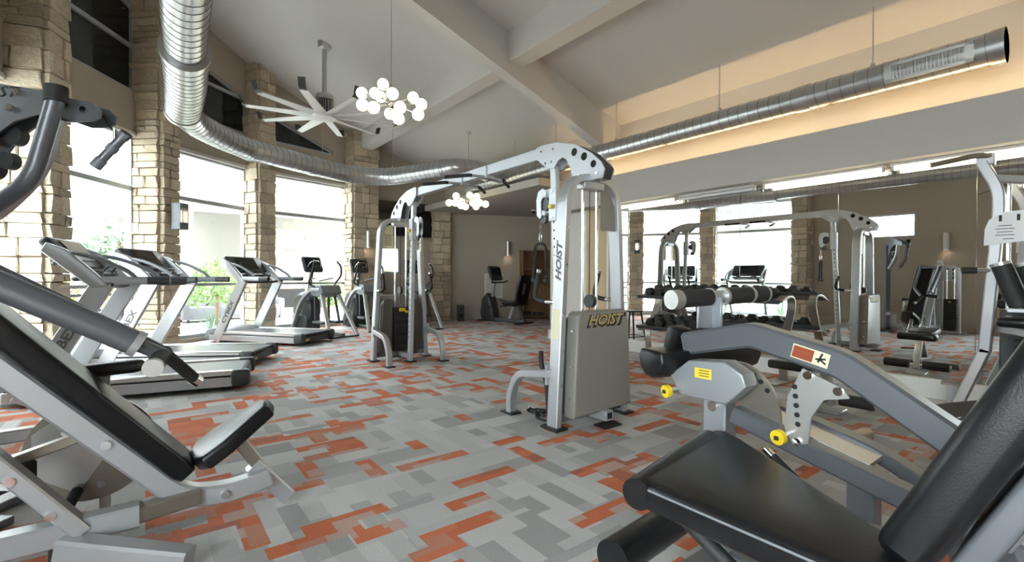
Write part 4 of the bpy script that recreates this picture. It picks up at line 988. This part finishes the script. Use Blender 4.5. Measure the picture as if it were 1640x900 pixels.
for x, z in ((-.29, .27), (-.40, .43)): MB().cyl(k_(x, 2.545, z), k_(x, 2.53, z), .017, 14).build('bolt', CHROME, ib)
MB().bar([k_(-.90, 2.60, .165), k_(-.02, 2.60, .175)], .09, .095).build('base_rail', SILVER, ib); MB().bar([k_(-.03, 2.60, .175), k_(.20, 2.63, .185)], .07, .07).build('base_extension', BRONZE, ib)
MB().bar([k_(-.26, 2.56, .13), k_(.14, 2.32, .05)], .09, .09).build('front_foot', SILVER, ib); MB().box2(k_(-.30, 2.56, 0), k_(-.22, 2.64, .14), .004).build('rail_leg', RUBBER, ib); MB().box2(k_(-.90, 2.56, 0), k_(-.82, 2.64, .14), .004).build('rail_leg', RUBBER, ib)
MB().bar([k_(-.9, 3.28, .42), k_(-.40, 3.28, .43)], .06, .07, up=(0, 1, 0)).build('rear_rail', SILVER, ib); MB().box2(k_(-.9, 3.24, 0), k_(-.82, 3.32, .45), .005).build('rear_leg', SILVER, ib)
MB().bar([k_(-.86, 2.60, .05), k_(-.86, 2.66, 1.42)], .08, .08, up=(0, 1, 0)).build('rear_upright', SILVER, ib); MB().bar([k_(-.86, 2.60, .14), k_(-.86, 3.28, .14)], .08, .07).build('base_rail', SILVER, ib); MB().bar([k_(-.86, 2.46, 1.42), k_(-.86, 2.86, 1.46)], .07, .07, up=(0, 1, 0)).build('pivot_bracket', DKSILVER, ib)

# rear frame of the press with twin plates, weight stack and guide rods
for sy2 in (-1, 1):
    fp_ = MB().prism([(.30, .02), (.22, .02), (.22, 1.15), (.0, 1.15), (.0, 1.50), (.18, 1.50), (.27, 1.43), (.30, 1.33)], .04, frameM(k_(-1.25, 2.58+sy2*.05, 0), (0, sy2, 0), (0, 0, 1)), .008).build('frame_plate', PLATE, ib)
    for i in range(6): MB().cyl(k_(-1.228, 2.58+sy2*(.13+.10*(i % 2)), 1.22+.09*(i//2)), k_(-1.225, 2.58+sy2*(.13+.10*(i % 2)), 1.22+.09*(i//2)), .022, 12).build('plate_hole', HOLE, fp_)
MB().box2(k_(-1.36, 2.53, .02), k_(-1.27, 2.63, 1.60), .006).build('mast', SILVER, ib); MB().box2(k_(-1.36, 2.15, 0), k_(-1.26, 3.35, .05), .006).build('base_foot', SILVER, ib); MB().box2(k_(-1.3, 2.56, .10), k_(-.85, 2.64, .20), .006).build('base_rail', SILVER, ib)
MB().bar([k_(-1.27, 2.6, 1.5), k_(-.86, 2.66, 1.40)], .08, .08).build('top_link', SILVER, ib)
for i in range(16): MB().box(k_(-1.14, 2.38, .10+i*.043), (.12, .22, .038), None, .003).build('weight_plate', RUBBER, ib)
for y in (2.32, 2.44): MB().cyl(k_(-1.14, y, .02), k_(-1.14, y, 1.4), .011, 10).build('guide_rod', CHROME, ib)
MB().cyl(k_(-1.08, 2.38, .70), k_(-1.05, 2.38, .70), .018, 10).build('selector_pin', YELLOW, ib)

# ------------------------------------------------------------------ overhead pulley station at the left edge
PS = (-2.55, 2.45); wl = R0*PS[0] + Vector((sy_, cy_, 0))*PS[1]
ps = thing('pulley_station', 'dark grey overhead pulley station with a short bar hanging on its cable', 'gym machine', (wl.x, wl.y, 0), -YAW)
def j_(X, Y, z): return Vector((X-PS[0], Y-PS[1], z))
def pix(u, v, Y): return ((u-820)/F_PX*Y, 1.2-(v-(443.7+.004*(u-820)))/F_PX*Y)
poly = [(-40, 128), (0, 135), (90, 150), (105, 157), (150, 166), (163, 178), (161, 190), (150, 195), (120, 196), (95, 187), (60, 184), (25, 196), (0, 214), (-20, 240), (-40, 280)]
for Y in (2.20, 2.29):
    pp = [pix(u, v, 2.2) for u, v in poly]; MB().prism([(x-PS[0], z) for x, z in pp], .012, frameM(Vector((0, Y-PS[1], 0)), (1, 0, 0), (0, 0, 1))).build('head_plate', DKSILVER, ps)
for u, v in ((33, 150), (22, 175), (104, 168), (139, 178)):
    x, z = pix(u, v, 2.2); MB().cyl(j_(x, 2.195, z), j_(x, 2.18, z), .015, 12).build('bolt', CHROME, ps)
x, z = pix(-12, 148, 2.2); text('lettering', 'HOIST', .07, INK, frameM(j_(x, 2.192, z), (1, 0, -.05), (0, 0, 1)), ps, .35, sx=1.2)
tp_ = [pix(84, 140, 2.1), pix(83, 158, 2.1), pix(45, 288, 2.1), pix(-40, 345, 2.1)]
MB().tube([j_(x, 2.12, z) for x, z in tp_], .034, 18, .10, 8).build('bent_tube', DKSILVER, ps); x, z = tp_[0]; MB().cyl(j_(x, 2.12, z-.06), j_(x, 2.12, z+.01), .042, 18).build('tube_cap', FOAM, ps)
fb = [pix(88, 190, 2.25), pix(70, 268, 2.25), pix(20, 322, 2.25), pix(-40, 365, 2.25)]
MB().bar([j_(x, 2.25, z) for x, z in fb], .05, .06, up=(0, 1, 0), fil=.12).build('flat_arm', SILVER, ps)
for u, v, r_ in ((25, 218, .045), (14, 258, .04), (-8, 215, .05), (-12, 270, .05)):
    x, z = pix(u, v, 2.24); MB().cyl(j_(x, 2.225, z), j_(x, 2.265, z), r_, 22).build('pulley', PLASTIC, ps)
x, z = pix(166, 195, 2.22); bx0, bz0 = pix(194, 211, 2.2); bx1, bz1 = pix(150, 267, 2.2); xm, zm = (bx0+bx1)/2, (bz0+bz1)/2
MB().tube([j_(x-.02, 2.245, z+.03), j_(x, 2.24, z), j_(xm+(bx0-bx1)*.15, 2.22, zm+(bz0-bz1)*.15+.062)], .005, 8, .01).build('cable', RUBBER, ps)
MB().bar([j_(-2.62, 2.245, 0.03), j_(-2.62, 2.245, 2.0)], .09, .09, up=(0, 1, 0)).build('upright', DKSILVER, ps); MB().bar([j_(-2.62, 2.245, 1.96), j_(-2.35, 2.245, 2.02)], .07, .09, up=(0, 1, 0)).build('head_beam', DKSILVER, ps)
MB().box2(j_(-2.95, 2.2, 0), j_(-2.4, 2.3, .04), .005).build('base_foot', DKSILVER, ps); MB().box2(j_(-2.95, 2.55, 0), j_(-2.4, 2.65, .04), .005).build('base_foot', DKSILVER, ps); MB().box2(j_(-2.67, 2.2, 0), j_(-2.57, 2.65, .05), .005).build('base_rail', DKSILVER, ps)
bx0, bz0 = pix(194, 211, 2.2); bx1, bz1 = pix(150, 267, 2.2)
wb = R0*((bx0+bx1)/2) + Vector((sy_, cy_, 0))*2.22
hb_ = thing('pull_down_bar', 'short steel pull down bar hanging on the pulley station cable', 'bar', (wb.x, wb.y, (bz0+bz1)/2), -YAW)
dx_, dz_ = (bx0-bx1)/2, (bz0-bz1)/2
MB().cyl((dx_, .012, dz_), (-dx_, -.012, -dz_), .020, 18).build('bar', DKSILVER, hb_)
for a, c in ((1.0, .72), (.25, -.05), (-.55, -1.0)): MB().cyl((dx_*a, .012*a, dz_*a), (dx_*c, .012*c, dz_*c), .024, 18).build('knurled_grip', GREYPL, hb_)
MB().cyl((dx_*1.0, .012, dz_), (dx_*1.03, .012, dz_*1.03), .025, 18).build('end_cap', RUBBER, hb_); MB().tube([(dx_*.3, 0, dz_*.3+.015), (dx_*.3, 0, dz_*.3+.075)], .008, 10).build('hook', CHROME, hb_)

# ------------------------------------------------------------------ lat pulldown tower at the right
LT = Vector((5.5, .6, 0)); lt = thing('lat_pulldown_machine', 'lat pulldown machine with white placard and upright black knee rollers', 'gym machine', LT)
def r_(x, y, z): return Vector((x, y, z)) - LT
MB().bar([r_(5.48, .93, .02), r_(5.48, .73, .62)], .07, .10, up=(1, 0, 0)).build('lower_post', BRUSHED, lt)
MB().bar([r_(5.48, .735, .60), r_(5.48, .66, 1.72), r_(5.48, .66, 1.92), r_(5.48, .76, 2.15)], .075, .10, up=(1, 0, 0), fil=.15).build('mast', SILVER, lt)
MB().tube([r_(5.46, .70, 2.20), r_(5.42, .78, 2.215), r_(5.25, 1.05, 2.155)], .022, 12, .08).build('top_handle', BRONZE, lt); MB().box(r_(5.48, .74, 2.18), (.085, .11, .09), None, .006).build('mast_cap', SILVER, lt)
pc = MB().prism([(.74, 1.47), (.50, 1.50), (.50, 1.74), (.62, 1.735), (.71, 1.68), (.735, 1.60)], .006, frameM(r_(5.42, 0, 0)-Vector((0, 0, 0)), (0, 1, 0), (0, 0, 1))).build('placard', WHITELBL, lt)
for i, (y, z, w_) in enumerate(((.62, 1.60, .11), (.62, 1.575, .09), (.62, 1.55, .11), (.60, 1.52, .06), (.62, 1.625, .08))): MB().box(r_(5.4155, y, z), (.001, w_, .006)).build('printed_line', DARKINK, pc)
for y in (.645, .545): MB().box(r_(5.4155, y, 1.685), (.001, .018, .05)).build('printed_figure', INK, pc)
MB().box(r_(5.437, .69, 1.40), (.003, .055, .085)).build('warning_label', REDLBL, lt); MB().box(r_(5.435, .69, 1.405), (.002, .035, .035)).build('label_figure', CREAM, lt)
MB().cyl(r_(5.46, .68, 1.27), r_(5.40, .80, 1.27), .020, 14).build('hand_peg', BRUSHED, lt); MB().cyl(r_(5.41, .78, 1.27), r_(5.375, .86, 1.27), .028, 16).build('foam_grip', FOAM, lt)
for y0_, y1_ in ((.60, .50), (.47, .37)):
    ro = MB().cyl(r_(5.1, y0_, 1.30), r_(5.1, y1_, .99), .058, 22).build('knee_roller', FOAM, lt); d_ = Vector((0, y0_-y1_, .31)).normalized()
    MB().cyl(r_(5.1, y0_, 1.30), r_(5.1, y0_, 1.30)+d_*.025, .060, 22).build('roller_cap', BRUSHED, ro)
MB().box2(r_(5.02, .33, .955), r_(5.18, .56, .985), .006).build('roller_bracket', PLATE, lt)
MB().box(r_(5.08, .46, .885), (.30, .30, .075), None, .03, 3).build('seat', VINYL, lt); MB().box2(r_(5.05, .40, .05), r_(5.12, .47, .85), .005).build('seat_post', SILVER, lt)
MB().bar([r_(5.1, .43, .80), r_(5.48, .64, .80)], .06, .06).build('seat_arm', SILVER, lt)
MB().box2(r_(5.55, .30, .03), r_(5.80, .66, .95), .01).build('weight_shroud', PLASTIC, lt)
for i in range(14): MB().box2(r_(5.34, .36, .06+i*.048), r_(5.50, .56, .10+i*.048), .003).build('weight_plate', RUBBER, lt)
for y in (.62, .40): MB().cyl(r_(5.62, y, .03), r_(5.62, y, 2.0), .014, 12).build('guide_rod', CHROME, lt)
MB().bar([r_(5.62, .45, 1.98), r_(5.48, .70, 2.02)], .06, .06).build('top_frame', SILVER, lt); MB().bar([r_(5.70, .30, .02), r_(5.70, .30, 2.0), r_(5.62, .45, 1.99)], .07, .07, up=(0, 1, 0), fil=.1).build('rear_mast', CREAM, lt)
MB().box2(r_(5.10, .30, 0), r_(5.80, .38, .05), .005).build('base_rail', SILVER, lt); MB().box2(r_(5.44, .30, 0), r_(5.52, 1.0, .05), .005).build('base_rail', SILVER, lt)
MB().box2(r_(5.52, .93, 0), r_(5.84, 1.0, .05), .005).build('base_rail', SILVER, lt); MB().box2(r_(5.73, .93, .02), r_(5.81, 1.01, .25), .005).build('foot_rest_post', SILVER, lt)
MB().prism([(-.10, -.07), (.06, -.09), (.11, 0), (.06, .09), (-.10, .07)], .018, Matrix.Translation(r_(5.77, .97, .262))).build('foot_rest', BRONZE, lt)

# ------------------------------------------------------------------ adjustable bench with ankle rollers near the mirror
BN = Vector((4.6, 1.62, 0)); bn_ = thing('abdominal_bench', 'low adjustable bench with black pads and ankle rollers before the mirror', 'bench', BN)
MB().prism([(-.42, -.13), (-.1, -.15), (.02, -.12), (.02, .12), (-.1, .15), (-.42, .13)], .07, Matrix.Translation((-.10, .08, .47)) @ Matrix.Rotation(.06, 4, 'Y'), .02).build('seat', VINYL, bn_)
MB().box((.13, .06, .455), (.16, .40, .09), None, .03, 3).build('thigh_pad', VINYL, bn_)
for s_ in (-1, 1): MB().cyl((.32, .03+s_*.07, .12), (.32, .03+s_*.32, .12), .052, 20).build('ankle_roller', FOAM, bn_); MB().cyl((.32, .03+s_*.32, .12), (.32, .03+s_*.335, .12), .03, 16).build('roller_cap', CHROME, bn_)
MB().cyl((.32, -.26, .12), (.32, .32, .12), .016, 12).build('roller_axle', CHROME, bn_)
MB().bar([(.13, .03, .42), (.22, .03, .30), (.31, .03, .07)], .09, .06, up=(0, 1, 0), fil=.06).build('front_post', BRUSHED, bn_); MB().box((.31, .03, .012), (.22, .20, .024), None, .006).build('foot_plate', BRUSHED, bn_)
MB().bar([(-.45, .06, .10), (.28, .03, .16)], .07, .07).build('base_beam', DKSILVER, bn_); MB().bar([(-.30, .06, .12), (-.05, .06, .44)], .06, .06, up=(0, 1, 0)).build('rear_post', SILVER, bn_); MB().box2((-.52, -.25, 0), (-.44, .37, .07), .006).build('rear_foot', DKSILVER, bn_)
MB().bar([(-.05, .06, .41), (.16, .04, .40)], .06, .05).build('seat_rail', BRUSHED, bn_); MB().cyl((.10, .10, .30), (.22, .20, .30), .012, 10).build('adjust_lever', REDLBL, bn_)


# ------------------------------------------------------------------ outside
def leaf_mesh(n, rx, ry, rz, size, seed, m):
    r = random.Random(seed); b = bmesh.new()
    for i in range(n):
        th, ph = r.uniform(0, 2*PI), math.acos(r.uniform(-.3, 1)); k_ = r.uniform(.55, 1)
        c = Vector((rx*k_*math.sin(ph)*math.cos(th), ry*k_*math.sin(ph)*math.sin(th), rz*(.45+.55*k_*math.cos(ph))))
        a = Vector((r.gauss(0, 1), r.gauss(0, 1), r.gauss(0, 1))).normalized(); d_ = a.orthogonal().normalized(); s_ = size*r.uniform(.6, 1.3)
        b.faces.new([b.verts.new(c+a*s_), b.verts.new(c+d_*s_*.45), b.verts.new(c-a*s_), b.verts.new(c-d_*s_*.45)])
    me = bpy.data.meshes.new('foliage'); b.to_mesh(me); b.free(); me.materials.append(m); return me
def shrub(loc, r_, h, m, label, seed, size=.07, n=900):
    t = thing('shrub', label, 'shrub', loc); link('foliage', leaf_mesh(n, r_, r_, h, size, seed, m), t)
    MB().cyl((0, 0, -.05), (0, 0, h*.5), .04, 8).build('stem', WOOD, t); return t
shrub((-1.7, 13.3, -.08), .75, 1.35, LEAFY, 'yellow green shrub outside the window beside the nearest treadmill', 1)
shrub((-.1, 14.0, -.08), .7, 1.5, LEAFY, 'golden leaved shrub outside the window behind the sconce', 2)
shrub((1.5, 14.6, -.08), .75, 1.7, LEAF, 'green rounded shrub outside the window behind the second treadmill', 3)
shrub((4.5, 15.2, -.08), .6, 1.2, LEAF, 'green shrub outside beside the stone fireplace', 5)
shrub((6.1, 14.6, -.08), .8, 1.9, LEAF, 'tall green shrub seen through the small window', 8)
tr = thing('tree', 'small airy tree beyond the shrubs in the courtyard', 'tree', (-.5, 16.3, -.08))
link('crown', leaf_mesh(1200, .8, .8, 3.0, .11, 11, LEAFB), tr); MB().tube([(0, 0, 0), (.05, .02, 1.2), (0, 0, 2.2)], .07, 8).build('trunk', WOOD, tr)
for i, (x, y, s_) in enumerate(((1.15, 12.1, .55), (-3.2, 8.6, .6), (-2.9, 6.6, .7))):
    t = thing('yucca', ['spiky yucca plant outside behind the second treadmill', 'spiky yucca plant outside the nearest window', 'spiky yucca plant outside the window by the high narrow one'][i], 'plant', (x, y, -.08)); r = random.Random(i); b = MB()
    for j in range(46):
        a = r.uniform(0, 2*PI); e = r.uniform(.25, 1.25); L_ = s_*r.uniform(.8, 1.3); d_ = Vector((math.cos(a)*math.cos(e), math.sin(a)*math.cos(e), math.sin(e))); sd = Vector((-math.sin(a), math.cos(a), 0))*.016
        b.quad(sd, d_*L_*.6+sd*.9, d_*L_, d_*L_*.6-sd*.9)
    b.build('leaves', LEAFB, t); MB().cyl((0, 0, -.05), (0, 0, .08), .05, 8).build('stem', WOOD, t)
def building(label, lo, hi, wins, face, m=STUCCO):
    t = thing('apartment_building', label, 'building', ((lo[0]+hi[0])/2, (lo[1]+hi[1])/2, -.08)); o = t.location
    L = lambda p: Vector(p)-o
    MB().box2(L((lo[0], lo[1], -.08)), L((hi[0], hi[1], hi[2]))).build('wall', m, t)
    MB().box2(L((lo[0]-.4, lo[1]-.4, hi[2])), L((hi[0]+.4, hi[1]+.4, hi[2]+.3))).build('roof', STUCCOB, t)
    for a, z, w_, h in wins:
        if face == 'x': c0, c1, g0, g1 = (hi[0], a, z), (hi[0]+.06, a+w_, z+h), (hi[0]+.03, a+.07, z+.07), (hi[0]+.075, a+w_-.07, z+h-.07)
        else: c0, c1, g0, g1 = (a, lo[1]-.06, z), (a+w_, lo[1], z+h), (a+.07, lo[1]-.075, z+.07), (a+w_-.07, lo[1]-.03, z+h-.07)
        fr = MB().box2(L(c0), L(c1)).build('window', ALU, t); MB().box2(L(g0), L(g1)).build('pane', mat('far window pane', (.25, .36, .40), .15), fr)
    return t, L
t, L = building('white stucco apartment block with balconies across the courtyard', (-20, 3, 0), (-11, 24, 9.5), [(y, z, 1.6, 1.5) for y in (7.5, 12, 16.5, 21) for z in (1.0, 4.6)] + [(9.9, 0, 1.1, 2.2), (14.2, 0, 1.1, 2.2), (18.8, 4.0, 1.3, 2.3)], 'x')
for y0_ in (9.6, 16.8):
    bl_ = MB().box2(L((-11, y0_, 3.6)), L((-9.7, y0_+3.6, 3.8))).build('balcony', STUCCOB, t)
    rl = MB(); rl.box2(L((-9.78, y0_, 4.75)), L((-9.72, y0_+3.6, 4.82)))
    rl.build('balcony_rail', PLASTIC, bl_)
    for j in range(25): MB().box2(L((-9.765, y0_+.05+j*.145, 3.8)), L((-9.735, y0_+.08+j*.145, 4.78))).build('baluster', PLASTIC, bl_)
building('white stucco apartment wing at the far end of the courtyard', (-9, 27, 0), (12, 33, 8.5), [(x, z, 1.7, 1.6) for x in (-6.5, -2.5, 1.5, 6, 9) for z in (1., 4.8)], 'y')
# pergola
pg = thing('pergola', 'pale timber pergola standing in the courtyard', 'pergola', (-3.6, 17.6, -.08))
for x in (-1.6, 1.6):
    for y in (-1.1, 1.1): MB().box2((x-.12, y-.12, 0), (x+.12, y+.12, 3.0)).build('post', BRUSHED, pg)
for y in (-1.1, 1.1): MB().box2((-2.1, y-.05, 3.0), (2.1, y+.05, 3.2)).build('beam', BRUSHED, pg)
for i in range(15): MB().box2((-2.0+i*.28, -1.5, 3.2), (-1.94+i*.28, 1.5, 3.32)).build('rafter', BRUSHED, pg)
# covered patio with stone fireplace beyond the last window
pt = thing('patio_pavilion', 'beige covered patio with shuttered windows beyond the last window', 'pavilion', (3.6, 20.2, -.08))
MB().box2((-2.9, 0, 0), (4.6, .3, 5.0)).build('back_wall', STUCCOB, pt)
MB().box2((-3.0, -3.2, 3.55), (4.8, .3, 4.0)).build('roof', STUCCO, pt)
for x in (-2.9, 2.2): MB().box2((x, -3.1, 0), (x+.45, -2.65, 3.55)).build('post', STONE, pt)
for x in (-2.6, -.2, 1.8):
    w_ = MB().box2((x, -.06, 4.15), (x+1.0, 0, 4.85)).build('shuttered_window', GREYPL, pt)
    for j in range(7): MB().box2((x+.05, -.08, 4.2+j*.09), (x+.95, -.05, 4.24+j*.09)).build('slat', ALU, w_)
fp = thing('outdoor_fireplace', 'tall stone outdoor fireplace with a dark screen above the hearth', 'fireplace', (4.05, 18.2, -.08))
MB().box2((-.75, -.3, 0), (.75, .3, 2.9)).build('chimney_core', MORTAR, fp)
r = random.Random(5); z = 0.
while z < 2.86:
    h = min(r.choice((.16, .2, .24)), 2.9-z); x = -.76
    while x < .70:
        l_ = min(r.uniform(.22, .45), .76-x)
        if .76-x-l_ < .1: l_ = .76-x
        o_ = link('stone', r.choice(STONES), fp, (x+l_/2, -.31, z+h/2)); o_.scale = (l_-.01, .07, h-.012); x += l_
    z += h
MB().box2((-.62, -.42, 1.25), (.62, -.36, 2.0), .01).build('outdoor_screen', RATTAN, fp); MB().box2((-.45, -.37, .2), (.45, -.33, .85)).build('firebox', HOLE, fp)
for i, (x, y, lb) in enumerate(((2.6, 16.4, 'grey outdoor sofa block outside by the fireplace'), (1.2, 15.9, 'grey outdoor armchair outside behind the third treadmill'))):
    t = thing('outdoor_sofa', lb, 'sofa', (x, y, -.08), .2*i); wd = 1.5 if i == 0 else .8
    MB().box2((-wd/2, -.4, .08), (wd/2, .4, .42), .04, 2).build('seat', RATTAN, t); MB().box2((-wd/2, .25, .4), (wd/2, .42, .8), .04, 2).build('backrest', RATTAN, t)
    for sx in (-1, 1): MB().box2((sx*wd/2-.08, -.4, .08), (sx*wd/2+.08, .4, .6), .03, 2).build('armrest', RATTAN, t)
    for sx in (-1, 1):
        for sy2 in (-.33, .33): MB().box2((sx*(wd/2-.05)-.03, sy2-.03, 0), (sx*(wd/2-.05)+.03, sy2+.03, .1)).build('leg', PLASTIC, t)
fn = thing('courtyard_fence', 'low dark metal fence outside behind the second treadmill', 'fence', (-.35, 11.7, -.08), .65)
for z in (.35, .62, .9): MB().box2((-1.1, -.02, z), (1.1, .02, z+.05)).build('rail', PLASTIC, fn)
for i in range(5): MB().box2((-1.1+i*.535, -.03, 0), (-1.04+i*.535, .03, 1.0)).build('post', PLASTIC, fn)
